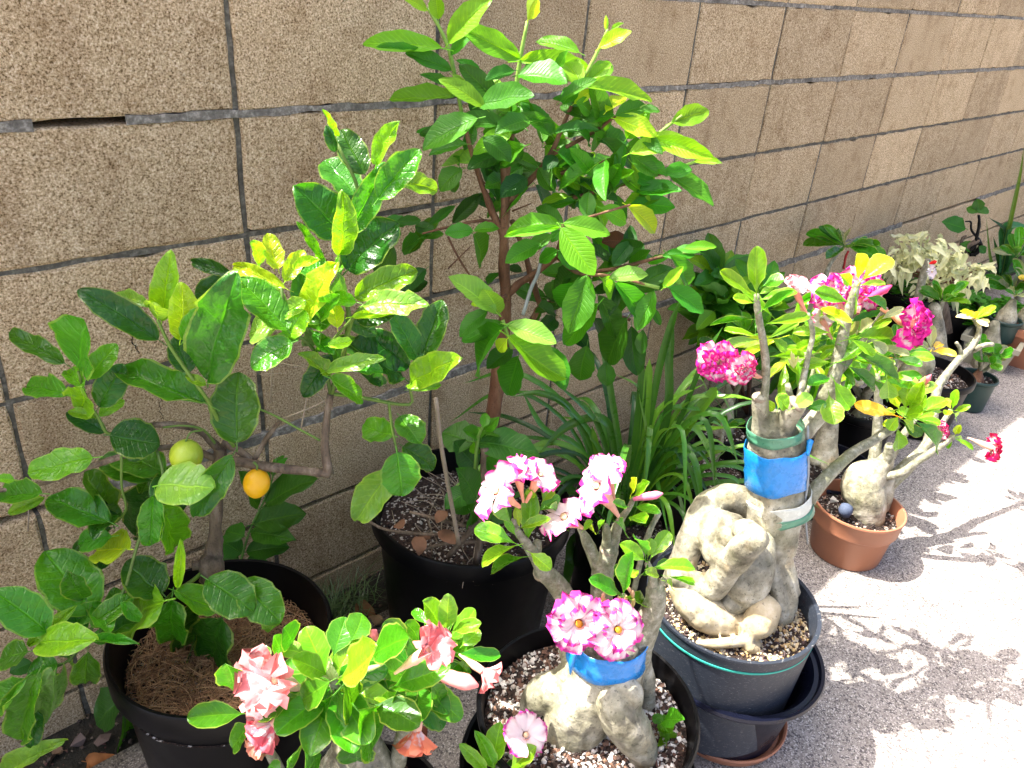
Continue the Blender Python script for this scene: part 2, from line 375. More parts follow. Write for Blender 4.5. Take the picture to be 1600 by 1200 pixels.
def soil(parent, c, r, z, mat=None, n=500, cols=None, size=.004, mound=.01, name='soil'):
    seg, rings = 40, 8; vs_ = [(0, 0, z + mound)]; fs = []; ph = R.random() * 99
    def H(x, y): return z + mound * (1 - (x * x + y * y) / r / r) + .006 * noise.noise(V((x * 40 + ph, y * 40, 0)))
    for i in range(1, rings + 1):
        for k in range(seg):
            a = 2 * PI * k / seg; x = r * i / rings * math.cos(a); y = r * i / rings * math.sin(a); vs_.append((x, y, H(x, y)))
    for k in range(seg): fs.append((0, 1 + k, 1 + (k + 1) % seg))
    for i in range(rings - 1):
        for k in range(seg):
            a = 1 + i * seg + k; b = 1 + i * seg + (k + 1) % seg; fs.append((a, a + seg, b + seg, b))
    link(name, mesh(name, vs_, fs, mat=mat or M_soil), parent, Matrix.Translation(c))
    if n: chips(parent, c, r * .97, H, n, cols, size)
ICO = [V(v).normalized() for v in ((0, 0, 1), (.9, 0, .3), (.28, .85, .4), (-.7, .5, .45), (-.7, -.5, .4), (.3, -.85, .45), (.2, .1, -1))]
ICOF = [(0, 1, 2), (0, 2, 3), (0, 3, 4), (0, 4, 5), (0, 5, 1), (6, 2, 1), (6, 3, 2), (6, 4, 3), (6, 5, 4), (6, 1, 5)]
def chipmesh(pts, name='grit'):
    vs_, fs, cols = [], [], []
    for p, s, c in pts:
        b = len(vs_); rot = Matrix.Rotation(R.uniform(0, 6.3), 3, V((R.uniform(-1, 1), R.uniform(-1, 1), R.uniform(-1, 1))).normalized())
        st = V((R.uniform(.6, 1.4), R.uniform(.6, 1.4), R.uniform(.4, 1)))
        for v in ICO: vs_.append(p + rot @ V((v.x * st.x, v.y * st.y, v.z * st.z)) * s * R.uniform(.75, 1.2)); cols.append(c)
        fs += [tuple(b + i for i in f) for f in ICOF]
    me = mesh(name, vs_, fs, smooth=False, mat=M_chip); ca = me.color_attributes.new('Col', 'FLOAT_COLOR', 'POINT')
    for i, c in enumerate(cols): ca.data[i].color = (*c, 1)
    return me
PERL = [(.62, .58, .52), (.5, .44, .38), (.12, .06, .04), (.06, .03, .02), (.03, .016, .012), (.7, .66, .6), (.2, .11, .07)]
PUM = [(.5, .36, .16), (.55, .46, .3), (.35, .22, .1), (.08, .05, .05), (.05, .03, .03), (.6, .55, .45), (.42, .33, .2)]
DARK = [(.03, .018, .014), (.05, .028, .02), (.015, .01, .009), (.4, .38, .34), (.09, .05, .035), (.02, .012, .01)]
def chips(parent, c, r, H, n, cols, size):
    pts = []
    for _ in range(n):
        a = R.uniform(0, 6.283); q = r * math.sqrt(R.random()); x, y = q * math.cos(a), q * math.sin(a); s = size * R.uniform(.4, 1.3)
        k = R.choice(cols or PERL); kk = R.uniform(.7, 1.2); k = tuple(min(.85, v * kk) for v in k); pts.append((V((x, y, H(x, y) + s * .3)), s, k))
    link('grit', chipmesh(pts), parent, Matrix.Translation(c), kind='stuff')
def fuse(name, segs, mat, parent, voxel=.004, smooth=4, label=None, color=None):
    """one continuous swollen body grown from overlapping tapered limbs; segs = [([points],[radii])]"""
    bm_v, bm_f = [], []
    for pts, rad in segs:
        p2, r2 = smoothpath([V(p) for p in pts], rad, 5)
        # rounded ends
        t0 = (p2[0] - p2[1]).normalized(); t1 = (p2[-1] - p2[-2]).normalized()
        pp = [p2[0] + t0 * r2[0] * k for k in (.95, .7, .35)] + p2 + [p2[-1] + t1 * r2[-1] * k for k in (.35, .7, .95)]
        rr = [r2[0] * k for k in (.3, .71, .94)] + r2 + [r2[-1] * k for k in (.94, .71, .3)]
        v, f = tubegeo(pp, rr, 14, .04, True, len(bm_v)); bm_v += v; bm_f += f
    me = mesh(name, bm_v, bm_f, mat=mat); o = bpy.data.objects.new('tmp', me); COL.objects.link(o)
    md = o.modifiers.new('r', 'REMESH'); md.mode = 'VOXEL'; md.voxel_size = voxel; md.use_smooth_shade = True
    sm = o.modifiers.new('s', 'SMOOTH'); sm.factor = .5; sm.iterations = smooth
    dg = bpy.context.evaluated_depsgraph_get(); dg.update(); me2 = bpy.data.meshes.new_from_object(o.evaluated_get(dg)); me2.name = name
    bpy.data.objects.remove(o); me2.materials.clear(); me2.materials.append(mat)
    for v in me2.vertices:
        q = noise.noise(v.co * 28) * .0016 + noise.noise(v.co * 120) * .0005; v.co += v.normal * q
    me2.polygons.foreach_set('use_smooth', [True] * len(me2.polygons))
    return link(name, me2, parent, label=label, color=color)
def fusepx(name, D, specs, mat, parent, **k):
    segs = []
    for s in specs:
        pts, rad = [], []
        for g in s.split(','):
            q = g.split(); p = P(float(q[0]), float(q[1]), float(q[3]) if len(q) > 3 else D); pts.append(p); rad.append(float(q[2]) / 2 / ppm(p))
        segs.append((pts, rad))
    return fuse(name, segs, mat, parent, **k)
# ------------------------------------------------------------------ flowers
def petalgeo(seed, ruff=.1, width=.95):
    r = random.Random(seed); nu, nv = 7, 8; vs_, fs, uv = [], [], []; ph = r.random() * 6
    for i in range(nu + 1):
        t = i / nu
        w_ = width * (.16 + .84 * math.sin(min(1, t * 1.1) * PI * .5) ** 1.2) * (1 if t < .82 else math.sqrt(max(0.0, 1 - ((t - .82) / .22) ** 2)))
        for j in range(nv + 1):
            s = (j / nv - .5) * 2
            e = ruff * t ** 2 * (math.sin(s * 7 + ph) + .6 * math.sin(s * 15 + ph * 2 + t * 4))
            vs_.append((t * (1 - .12 * s * s) + .03 * math.sin(s * 11 + ph) * t, s * .5 * w_, .18 * math.sin(t * 2.0) - .25 * t * t + e + .08 * s * s * t)); uv.append((t, j / nv))
    for i in range(nu):
        for j in range(nv):
            a = i * (nv + 1) + j; fs.append((a, a + nv + 1, a + nv + 2, a + 1))
    return mesh('petal', vs_, fs, uv, mat=M_pet)
PETAL = [petalgeo(i, .13 + .05 * (i % 3), 1.22) for i in range(5)]; RPET = [petalgeo(i + 20, .2, .9) for i in range(5)]
def flower(parent, C, face, r, col=(.75, .02, .25), alpha=.3, kind='single', base=None, tubecol=(.75, .33, .25), eye=(.75, .5, .3)):
    """trumpet tube (the flower object) with its petals as children. col+alpha: rim colour and how much of the petal it takes"""
    face = face.normalized(); b0 = base if base is not None else C - face * r * 1.6
    p1 = C - face * r * .12
    L = (p1 - b0).length; d0 = (p1 - b0) / max(L, 1e-5)
    pts = [b0, b0 + d0 * L * .3, b0 + d0 * L * .65 - face * .0, p1]
    p2, r2 = smoothpath(pts, [r * .07, r * .12, r * .25, r * .24], 4)
    v, f = tubegeo(p2, r2, 10, .05, False); fl = link('flower', mesh('flower', v, f, mat=M_tint), parent, color=tubecol)
    q = face.to_track_quat('Z', 'Y').to_matrix()
    def ring(n, rad, tilt, me, ph, a_, lift=0, wsc=1.):
        for k in range(n):
            a = ph + 2 * PI * k / n + R.uniform(-.08, .08); tl = tilt + R.uniform(-.2, .22)
            rx = V((math.cos(a), math.sin(a), 0)); up = V((0, 0, 1))
            ax = rx * math.cos(tl) + up * math.sin(tl); nz = up * math.cos(tl) - rx * math.sin(tl); yy = nz.cross(ax)
            yy = yy * math.cos(.15) + nz * math.sin(.15)
            m3 = q @ Matrix((ax, yy, nz)).transposed(); m = Matrix.Identity(4); s = rad * R.uniform(.92, 1.08); o = C + q @ (rx * r * .13 + up * (lift - r * .12))
            for i in range(3): m[i][0] = m3[i][0] * s; m[i][1] = m3[i][1] * s * wsc; m[i][2] = m3[i][2] * s; m[i][3] = o[i]
            p = link('petal', R.choice(me), fl, m); kk = R.uniform(.8, 1.15); p.color = (min(1, col[0] * kk), col[1] * kk, col[2] * kk, min(1, a_ * R.uniform(.7, 1.3)))
    if kind == 'single': ring(5, r * .95, .12, PETAL, R.random() * 6, alpha)
    elif kind == 'semi': ring(6, r * .98, .05, PETAL, R.random() * 6, alpha); ring(5, r * .72, .5, RPET, R.random() * 6, alpha)
    elif kind == 'wilt': ring(5, r * 1.2, .95, PETAL, R.random() * 6, alpha, wsc=1.1)
    else:
        ring(5, r * .95, -.05, PETAL, 0, alpha * .8); ring(6, r * .8, .45, RPET, .6, alpha); ring(6, r * .62, .85, RPET, 1.2, alpha, r * .08); ring(5, r * .45, 1.15, RPET, 2.2, alpha * 1.2, r * .12)
    if eye:
        vv, ff = tubegeo([C - face * r * .2, C + face * r * .02], [r * .08, r * .13], 10, .05); link('throat', mesh('throat', vv, ff, mat=M_tint), fl, color=eye)
    return fl
def pflower(parent, x, y, rpx, D, face, bx=None, by=None, bD=None, **k):
    C = P(x, y, D); r = rpx / ppm(C); b = P(bx, by, bD or D + .02) if bx is not None else None
    return flower(parent, C, face, r, base=b, **k)
def bud(parent, x0, y0, x1, y1, wpx, D, col, name='bud'):
    A, B = P(x0, y0, D), P(x1, y1, D - .01); r = wpx / 2 / ppm(A)
    tb = tube(name, [A, A.lerp(B, .4), A.lerp(B, .75), B], [r * .4, r * .9, r, r * .15], M_tint, parent, 8, .1, 3); tb.color = (*col, 1); return tb
TOCAM = V((-.65, -.66, .45)); LFT = V((-.711, .7035, 0)); UP = V((0, 0, 1))
# ------------------------------------------------------------------ ground
def concretemat():
    m, t, b = nm('exposed_aggregate_concrete'); n = N(t); p = n.pos()
    big = n.noise(p, 3.5, 4); mid = n.noise(p, 22, 4)
    v1 = n.a('SeparateColor', i={0: n.voro(p, 430, out='Color')}).outputs[0]; v2 = n.a('SeparateColor', i={0: n.voro(p, 260, out='Color')}).outputs[1]
    c = n.mix(v1, (.17, .15, .13), (.39, .355, .315))
    c = n.mix(n.math('MULTIPLY', n.math('GREATER_THAN', v2, .8), .8), c, (.07, .062, .065))
    c = n.mix(n.math('MULTIPLY', n.math('GREATER_THAN', v1, .9), .6), c, (.66, .62, .57))
    c = n.mix(n.math('MULTIPLY', n.math('SUBTRACT', mid, .5, clamp=True), 1.6, clamp=True), c, (.36, .325, .3))
    c = n.mix(n.math('MULTIPLY', n.math('SUBTRACT', big, .5, clamp=True), 1.5, clamp=True), c, n.mix(1, c, (.62, .6, .6), 'MULTIPLY'))
    py = n.a('SeparateXYZ', i={0: p}).outputs[1]; stn = n.noise(p, 9, 5, .65)
    ms = n.math('MULTIPLY', n.math('ADD', n.math('ADD', n.math('MULTIPLY', py, 4), 1.05), n.math('SUBTRACT', stn, .5)), 1.4, clamp=True)
    c = n.mix(ms, c, n.mix(1, c, (.3, .27, .18), 'MULTIPLY'))
    n.l(c, b.inputs['Base Color']); b.inputs['Roughness'].default_value = .9; b.inputs['Specular IOR Level'].default_value = .2
    n.bump(n.math('ADD', v1, mid), .5, .0015, b); return m
def boxgeo(x0, x1, y0, y1, z0, z1, b=0):
    v = [(x0, y0, z0), (x1, y0, z0), (x1, y1, z0), (x0, y1, z0), (x0, y0, z1), (x1, y0, z1), (x1, y1, z1), (x0, y1, z1)]
    f = [tuple(b + i for i in q) for q in ((3, 2, 1, 0), (4, 5, 6, 7), (0, 1, 5, 4), (1, 2, 6, 5), (2, 3, 7, 6), (3, 0, 4, 7))]
    return v, f
def setting(name, v, f, m):
    o = link(name, mesh(name, v, f, smooth=False, mat=m)); o['kind'] = 'structure'; return o
M_conc = concretemat()
v, f = boxgeo(-12, 30, -30, -.135, -.06, 0); setting('concrete_pavement', v, f, M_conc)
def dirtmat():
    m, t, b = nm('garden_soil'); n = N(t); p = n.pos(); z = n.noise(p, 40, 6, .7); q = n.noise(p, 7, 3)
    c = n.ramp(z, [(.3, (.008, .005, .003)), (.55, (.025, .017, .011)), (.75, (.08, .058, .04))]); c = n.mix(n.math('MULTIPLY', q, .4), c, (.04, .05, .02)); n.l(c, b.inputs['Base Color'])
    b.inputs['Roughness'].default_value = .95; n.bump(z, 1, .02, b); return m
M_dirt = dirtmat()
v = []; f = []
for i in range(161):
    for j, y in enumerate((.0, -.03, -.06, -.09, -.12, -.135)):
        x = -2 + i * .05; v.append((x, y, -.012 + .012 * noise.noise(V((x * 14, y * 30, 0))) - (.03 if j == 5 else 0)))
for i in range(160):
    for j in range(5): a = i * 6 + j; f.append((a, a + 1, a + 7, a + 6))
o = link('soil_strip', mesh('soil_strip', v, f, mat=M_dirt)); o['kind'] = 'structure'
v, f = boxgeo(-60, 90, -90, 60, -.2, -.07); setting('ground', v, f, M_dirt)
# ------------------------------------------------------------------ the block wall
def blockmat():
    m, t, b = nm('concrete_block'); n = N(t); p = n.pos()
    oi = t.nodes.new('ShaderNodeObjectInfo'); rnd = oi.outputs['Random']
    z = n.noise(p, 310, 4, .72); z2 = n.noise(p, 130, 3, .6); big = n.noise(p, 4.5, 4, .6); st = n.noise(p, 13, 4, .6)
    mp = n.a('Mapping', i={0: p}); mp.inputs['Scale'].default_value = (7, 7, 1.2); drip = n.noise(mp.outputs[0], 2.2, 3)
    c = n.ramp(z, [(.36, (.11, .066, .024)), (.44, (.41, .29, .155)), (.56, (.64, .49, .3)), (.68, (.87, .76, .55))])
    c = n.mix(n.math('MULTIPLY', n.math('SUBTRACT', z2, .55, clamp=True), 3, clamp=True), c, (.3, .21, .12))
    c = n.mix(n.math('MULTIPLY', n.math('SUBTRACT', big, .42, clamp=True), 2.2, clamp=True), c, n.mix(1, c, (1.18, 1.2, 1.25), 'MULTIPLY'))
    c = n.mix(n.math('MULTIPLY', n.math('SUBTRACT', st, .52, clamp=True), 3.2, clamp=True), c, n.mix(1, c, (.62, .54, .46), 'MULTIPLY'))
    c = n.mix(n.math('MULTIPLY', n.math('SUBTRACT', drip, .54, clamp=True), 3.0, clamp=True), c, n.mix(1, c, (.68, .62, .58), 'MULTIPLY'))
    k = n.math('ADD', n.math('MULTIPLY', rnd, .3), .84); cc = n.a('CombineColor', i={0: k, 1: k, 2: n.math('ADD', k, .0)})
    c = n.mix(1, c, cc.outputs[0], 'MULTIPLY')
    n.l(c, b.inputs['Base Color']); b.inputs['Roughness'].default_value = .93; b.inputs['Specular IOR Level'].default_value = .15
    n.bump(n.math('ADD', z, n.math('MULTIPLY', z2, .9)), 1.0, .0055, b); return m
def mortarmat(name, a, bcol):
    m, t, b = nm(name); n = N(t); p = n.pos(); z = n.noise(p, 90, 5, .7); q = n.noise(p, 16, 3)
    c = n.ramp(z, [(.3, tuple(x * .45 for x in a)), (.5, a), (.72, bcol)]); c = n.mix(n.math('MULTIPLY', n.math('SUBTRACT', q, .5, clamp=True), 4, clamp=True), c, (.06, .055, .045))
    n.l(c, b.inputs['Base Color']); b.inputs['Roughness'].default_value = .95; n.bump(z, .9, .004, b); return m
M_block = blockmat(); M_mort = mortarmat('raked_mortar', (.1, .092, .07), (.24, .225, .18)); M_mort2 = mortarmat('flush_mortar', (.17, .155, .125), (.46, .43, .37))
ZA = 1.2841; BW, BH = .406, .203
def blockmesh(seed, w_, h_, d_, ch=.0035):
    r = random.Random(seed); front, back = [], []
    per = []; nx, nz = 12, 6
    for i in range(nx): per.append((-.5 + i / nx, -.5))
    for i in range(nz): per.append((.5, -.5 + i / nz))
    for i in range(nx): per.append((.5 - i / nx, .5))
    for i in range(nz): per.append((-.5, .5 - i / nz))
    vs_ = []
    for lvl, (ins, y) in enumerate(((ch, 0), (0, ch), (0, d_))):
        for (a, c) in per:
            jx = r.uniform(-.0016, .0016) if lvl < 2 else 0; jz = r.uniform(-.0016, .0016) if lvl < 2 else 0
            big = -.006 if (lvl < 2 and r.random() < .05) else 0
            x = a * w_; z = c * h_; x -= math.copysign(ins, a) if abs(a) == .5 else 0; z -= math.copysign(ins, c) if abs(c) == .5 else 0
            vs_.append((x + jx, y, z + jz + (big if c > 0 else -big) * (abs(c) == .5)))
    n_ = len(per); fs = [tuple(range(n_))]
    for l in range(2):
        for k in range(n_): a = l * n_ + k; b = l * n_ + (k + 1) % n_; fs.append((a, a + n_, b + n_, b))
    return mesh('block', vs_, fs, smooth=False, mat=M_block)
wall = thing('block_wall', (1.5, 0, 0), 'tall tan concrete block wall with dark grey mortar joints behind the potted plants', 'wall')
BM = [blockmesh(s, BW - .0095, BH - .0095, .19) for s in range(8)]; CM = [blockmesh(s + 50, BW - .008, .082, .19) for s in range(3)]
def wx(px, py):
    d = RT * ((px - 800) / FPX) + DN * ((py - 600) / FPX) + FW; t = -CAM.y / d.y; return (CAM + d * t).x
K0, K1 = -5, 22
for row in range(-2, 7):
    zc = ZA - BH * (row + .5); y0 = -.009 if row >= 4 else 0
    for k in range(K0, K1):
        o = link('block', BM[(k * 3 + row * 5) % 8], wall, Matrix.Translation((BW * (k + .5) + R.uniform(-.0012, .0012), y0 + R.uniform(-.0015, .0015) * (1 if row < 4 else .6), zc + R.uniform(-.001, .001))) @ Matrix.Rotation(R.uniform(-.002, .002), 4, 'Y'))
for k in range(K0, K1):
    link('cap_block', CM[k % 3], wall, Matrix.Translation((BW * (k + .5), 0, ZA + BH * 2 + .046)))
X0, X1 = BW * K0, BW * K1
def strip(x0, x1, z, hgt, y, m, rag=0.0, name='mortar'):
    n_ = max(4, int((x1 - x0) / .02)); v, f = [], []
    for i in range(n_ + 1):
        x = x0 + (x1 - x0) * i / n_; up = rag * (noise.noise(V((x * 22, z * 9, 1))) + .6 * noise.noise(V((x * 70, z, 5)))); dn = rag * (noise.noise(V((x * 25, z * 7, 9))) + .8 * noise.noise(V((x * 90, z, 3))))
        v += [(x, .1, z - hgt / 2), (x, y, z - hgt / 2 + dn), (x, y + .0007, z + hgt / 2 + up), (x, .1, z + hgt / 2)]
    for i in range(n_):
        a = i * 4
        for k in range(3): f.append((a + k, a + 4 + k, a + 5 + k, a + 1 + k))
    link(name, mesh(name, v, f, smooth=False, mat=m), wall)
ga = (wx(52, 200), wx(196, 188)); gd = (X0, wx(98, 785)); gd2 = (wx(1395, 388), wx(1520, 320))
for k in range(-2, 7):
    z = ZA - BH * k
    if k == 1:
        for a, b_ in ((X0, ga[0]), (ga[1], X1)): strip(a, b_, z, .0125, -.0012, M_mort2, .0045)
    elif k == 4:
        for a, b_ in ((gd[1], gd2[0]), (gd2[1], X1)): strip(a, b_, z + .001, .0165, -.0085, M_mort2, .005)
    elif k == 0: strip(X0, X1, z, .0115, .0015, M_mort2, .0015)
    else: strip(X0, X1, z, .0105, .0045, M_mort, .0006)
v, f = [], []
for k in range(K0 + 1, K1):
    for row in range(-2, 7):
        y = .004 - (.009 if row >= 4 else 0) + .002 * R.random(); z1 = ZA - BH * row - .006; z0 = z1 - BH + .012; x = BW * k
        vv, ff = boxgeo(x - .0056, x + .0056, y, .12, z0, z1, len(v)); v += vv; f += ff
link('vertical_mortar', mesh('vertical_mortar', v, f, smooth=False, mat=M_mort), wall)
v, f = boxgeo(X0, X1, .06, .18, -.1, ZA + 2 * BH); M_hole = plain('dark_gap', (.01, .009, .008), .9, .1); link('wall_core', mesh('wall_core', v, f, smooth=False, mat=M_hole), wall)
# cracks running through single blocks
def crack(s, wd=1.6):
    pts = []
    for g in s.split(','):
        x, y = map(float, g.split()); d = RT * ((x - 800) / FPX) + DN * ((y - 600) / FPX) + FW; p = CAM + d * (-CAM.y / d.y)
        pts.append(V((p.x, -.0002 - (.009 if p.z < .47 else 0), p.z)))
    q = []
    for a, b_ in zip(pts, pts[1:]):
        for i in range(6): t = i / 6; p = a.lerp(b_, t); q.append(V((p.x + R.uniform(-1, 1) * .0022, p.y, p.z)))
    q.append(pts[-1]); v, f = [], []
    for i, p in enumerate(q):
        ww = wd * .0005 * R.uniform(.5, 1.5); v += [(p.x - ww, p.y, p.z), (p.x + ww, p.y, p.z), (p.x + ww * .3, p.y - .0004, p.z)]
    for i in range(len(q) - 1): a = i * 3; f += [(a, a + 2, a + 5, a + 3), (a + 2, a + 1, a + 4, a + 5)]
    link('crack', mesh('crack', v, f, smooth=False, mat=M_hole), wall)
crack('203 515,208 535,218 552'); crack('246 610,252 622,249 640,256 655'); crack('1484 88,1480 108', 1.4); crack('1578 250,1572 282,1566 300', 2)
crack('1306 108,1303 118,1313 112', 2)
crack('1440 365,1455 345', 2.2)
# ------------------------------------------------------------------ litter, grass, weeds along the wall
def blades(name, pts, n, hmin, hmax, wd, spread, mat, col, label, cat):
    v, f, uv = [], [], []
    for _ in range(n):
        c = R.choice(pts); x, y = c[0] + R.gauss(0, spread), c[1] + R.gauss(0, spread * .5); y = min(y, -.012); h = R.uniform(hmin, hmax); a = R.uniform(0, 6.3); ln = R.uniform(.3, 1.3) * h
        b = len(v); w_ = wd * R.uniform(.6, 1.3); px_, py_ = -math.sin(a) * w_, math.cos(a) * w_
        for i in range(5):
            t = i / 4; X = x + math.cos(a) * ln * t * t; Y = min(y + math.sin(a) * ln * t * t, -.004); Z = -.01 + h * (t - .35 * t * t); k = 1 - t * .9
            v += [(X - px_ * k, Y - py_ * k, Z), (X + px_ * k, Y + py_ * k, Z)]; uv += [(t, 0), (t, 1)]
        for i in range(4): f.append((b + 2 * i, b + 2 * i + 1, b + 2 * i + 3, b + 2 * i + 2))
    o = link(name, mesh(name, v, f, uv, mat=mat)); o['kind'] = 'stuff'; o.color = (*col, 1); o['label'] = label; o['category'] = cat; return o
blades('grass', [(.09, -.1), (.05, -.08), (.0, -.1), (.13, -.06), (-.02, -.06)], 420, .04, .12, .0016, .045, M_str, (.03, .085, .02), 'dark green grass tuft in the shade between the two large black pots', 'grass')
blades('grass', [(x * .1 + .8, -.07) for x in range(0, 24, 3)] + [(.75, -.1)], 260, .03, .09, .0016, .05, M_str, (.035, .09, .02), 'sparse grass along the foot of the wall behind the pots', 'grass')
pts = []
for _ in range(900):
    x = R.uniform(-1.0, 1.2); y = R.uniform(-.15, -.005); s = R.uniform(.0015, .006) * (2.2 if R.random() < .04 else 1)
    k = R.choice([(.07, .045, .03), (.12, .08, .05), (.03, .02, .015), (.16, .12, .08), (.1, .04, .03)]); pts.append((V((x, y, -.006 + s * .3)), s, k))
o = link('debris', chipmesh(pts, 'debris')); o['kind'] = 'stuff'; o['label'] = 'crumbs of stone, bark and dry leaf on the soil by the wall'; o['category'] = 'debris'
def dryleaf(x, y, h, s, label, col=(.22, .11, .05), grp=None):
    p = gp(x, y, h); a = R.uniform(0, 6.3); m = Matrix.Translation(p) @ Matrix.Rotation(a, 4, 'Z') @ Matrix.Rotation(R.uniform(-.4, .4), 4, 'X') @ Matrix.Diagonal((s, s * .6, s * 1.6, 1))
    v, f, uv = leafgeo('curl', R.randint(0, 99)); o = link('dry_leaf', mesh('dry_leaf', v, f, uv, mat=M_dry), None, m, col); o['label'] = label; o['category'] = 'dry leaf'; return o
dryleaf(562, 942, .01, .075, 'curled brown dry leaf on the grass right of the lemon tree pot')
dryleaf(598, 968, .012, .085, 'larger pale brown crumpled leaf on the pavement left of the guava pot', (.27, .18, .1))
dryleaf(135, 1190, 0, .09, 'orange brown fallen leaf at the lower left on the soil by the pavement edge', (.3, .12, .04))
dryleaf(655, 1192, .01, .07, 'dark reddish dry leaf on the pavement under the drooping salmon flower', (.14, .045, .025))
dryleaf(98, 1172, .0, .06, 'dull brown dry leaf between stones near the bottom left corner', (.16, .1, .06))
for (x, y, s, lb) in ((120, 1160, .022, 'rough reddish grey stone on the soil below the citrus leaves'), (160, 1158, .017, 'smaller flat grey stone beside the reddish stone near the wall')):
    p = gp(x, y, 0.0); o = link('stone', chipmesh([(V((0, 0, 0)), s, (.12, .085, .07))], 'stone'), None, Matrix.Translation(p)); o['label'] = lb; o['category'] = 'stone'
wd = thing('weed', P(385, 880, 1.2).xy.to_3d(), 'leafy dark green weed growing by the wall behind the lemon tree trunk', 'weed')
pxtube('stem', '372 905 4,378 870 4,393 822 3,408 792 3,425 750 2.5,432 715 2', 1.2, M_tint, wd).color = (.1, .22, .04, 1)
leaves(wd, 'small', 1.2, '403 794 376 738 24 n,415 787 485 744 34 n,395 819 477 800 40 n,382 838 350 826 30 n,392 832 455 838 30 n,378 865 340 842 34 n,385 862 450 852 32 n,375 880 330 872 30 n,425 745 440 712 12 m,420 752 410 725 10 m,428 738 448 716 10 m,380 885 420 880 26 n', up=.7)
wd = thing('weed', P(205, 1130, 1.05).xy.to_3d(), 'low broad leaved weed left of the lemon tree pot in deep shade', 'weed')
pxtube('stem', '190 1190 4,195 1110 4,185 1050 3,175 990 3', .98, M_tint, wd).color = (.06, .14, .03, 1)
leaves(wd, 'small', .98, '200 1095 205 1172 50 n,192 1080 150 1130 44 d,190 1060 232 1105 40 n,178 1010 165 955 26 n,172 1000 200 1050 30 n,180 1000 145 990 26 n,50 1035 15 1050 22 n,20 1130 45 1090 26 n', up=.7)
# ------------------------------------------------------------------ lemon tree
lem = thing('potted_lemon_tree', (-.243, -.31, 0), 'small lemon tree with one green and one yellow lemon in a deep black pot', 'potted tree')
lathe('pot', potprof(.135, .172, .35, .014, .05), M_black, lem, (-.243, -.31, 0))
def fibres(parent, c, r, z, n, cols, name='coir', ln=(.02, .06), wd=.0007):
    v, f, cc = [], [], []
    for _ in range(n):
        a = R.uniform(0, 6.28); q = r * math.sqrt(R.random()) * .93; x, y = q * math.cos(a), q * math.sin(a); d = R.uniform(0, 6.28); l = R.uniform(*ln); cu = R.uniform(-30, 30); zz = z + .008 * noise.noise(V((x * 20, y * 20, 3))) + R.uniform(0, .008); b = len(v); k = R.choice(cols); rise = R.uniform(-.15, .25)
        for i in range(5):
            t = i / 4; dd = d + cu * l * t; v += [(x - math.sin(dd) * wd, y + math.cos(dd) * wd, zz), (x + math.sin(dd) * wd, y - math.cos(dd) * wd, zz), (x, y, zz + wd * 1.2)]; cc += [k] * 3
            x += math.cos(dd) * l / 4; y += math.sin(dd) * l / 4; zz += rise * l / 4 * (1 if i < 2 else -1)
            if x * x + y * y > (r * .97) ** 2: x *= .95; y *= .95
        for i in range(4):
            p = b + i * 3
            for e in range(3): f.append((p + e, p + (e + 1) % 3, p + 3 + (e + 1) % 3, p + 3 + e))
    me = mesh(name, v, f, smooth=False, mat=M_chip); ca = me.color_attributes.new('Col', 'FLOAT_COLOR', 'POINT')
    for i, k in enumerate(cc): ca.data[i].color = (*k, 1)
    link(name, me, parent, Matrix.Translation(c), kind='stuff')
cl = (-.243, -.31, 0)
soil(lem, cl, .158, .27, n=0); fibres(lem, cl, .155, .283, 2600, [(.3, .16, .07), (.22, .11, .05), (.4, .24, .12), (.14, .07, .03), (.34, .2, .1)])
for s in ('330 905 34 .94,330 880 40 .94,334 860 28 .95,338 820 20 .95,340 770 19 .95,343 725 22 .95,345 700 20 .95', '338 735 18 .95,370 722 16 .94,420 730 15 .94,470 735 14 .94,516 741 14 .94',
          '514 741 14 .94,508 700 12 .95,511 650 11 .96,517 615 11 .96', '345 705 14 .95,310 672 12 .95,270 664 12 .94,238 664 9 .93', '347 690 11 .95,375 705 12 .95,396 722 12 .95',
          '345 720 12 .95,290 700 10 .93,230 703 9 .9,150 726 9 .87,95 747 8 .85,50 758 7 .85,-10 768 7 .85', '396 720 8 .95,420 680 7 .95,440 655 6 .95', '300 884 16 .93,330 880 20 .94'):
    pxtube('branch', s, .94, M_cbark, lem, 9, .18)
for s in ('366 697 7 .93,350 675 7 .92,326 628 7 .9,305 598 6 .89,268 545 6 .89,246 500 5 .89', '238 664 7 .93,200 668 6 .91,170 678 6 .9,155 655 5 .9,135 622 5 .9,122 580 4 .9',
          '517 615 7 .96,505 570 7 .95,480 535 6 .93,450 512 6 .92,440 450 5 .92', '517 615 9 .96,535 560 8 .97,545 490 8 .98,530 425 7 1,545 365 6 1,560 300 6 1,527 225 5 1', '535 560 6 .97,550 500 6 .96,568 478 5 .95,512 540 4 .95',
          '517 615 6 .96,570 622 6 .98,640 632 5 1,640 600 5 1,657 565 5 1,640 540 4 1', '607 627 4.5 .99,613 670 4.5 .99,621 708 4 .98', '245 703 5 .9,255 745 5 .88,240 780 5 .87,215 850 5 .85,190 930 5 .83,145 980 5 .8,110 1030 5 .78,60 1050 4 .76',
          '190 712 5 .88,190 760 4 .88,197 795 4 .88,178 818 4 .88', '325 885 6 .93,300 908 7 .92,272 925 6 .9,258 938 5 .9', '255 668 3.5 .93,285 665 3.5 .93,318 672 4 .94,340 698 5 .95', '396 635 4,430 650 4,470 672 4,500 688 4'):
    o = pxtube('stem', s, .94, M_tint, lem, 7, .1); k = R.uniform(.8, 1.2); o.color = (.1 * k, .17 * k, .03, 1)
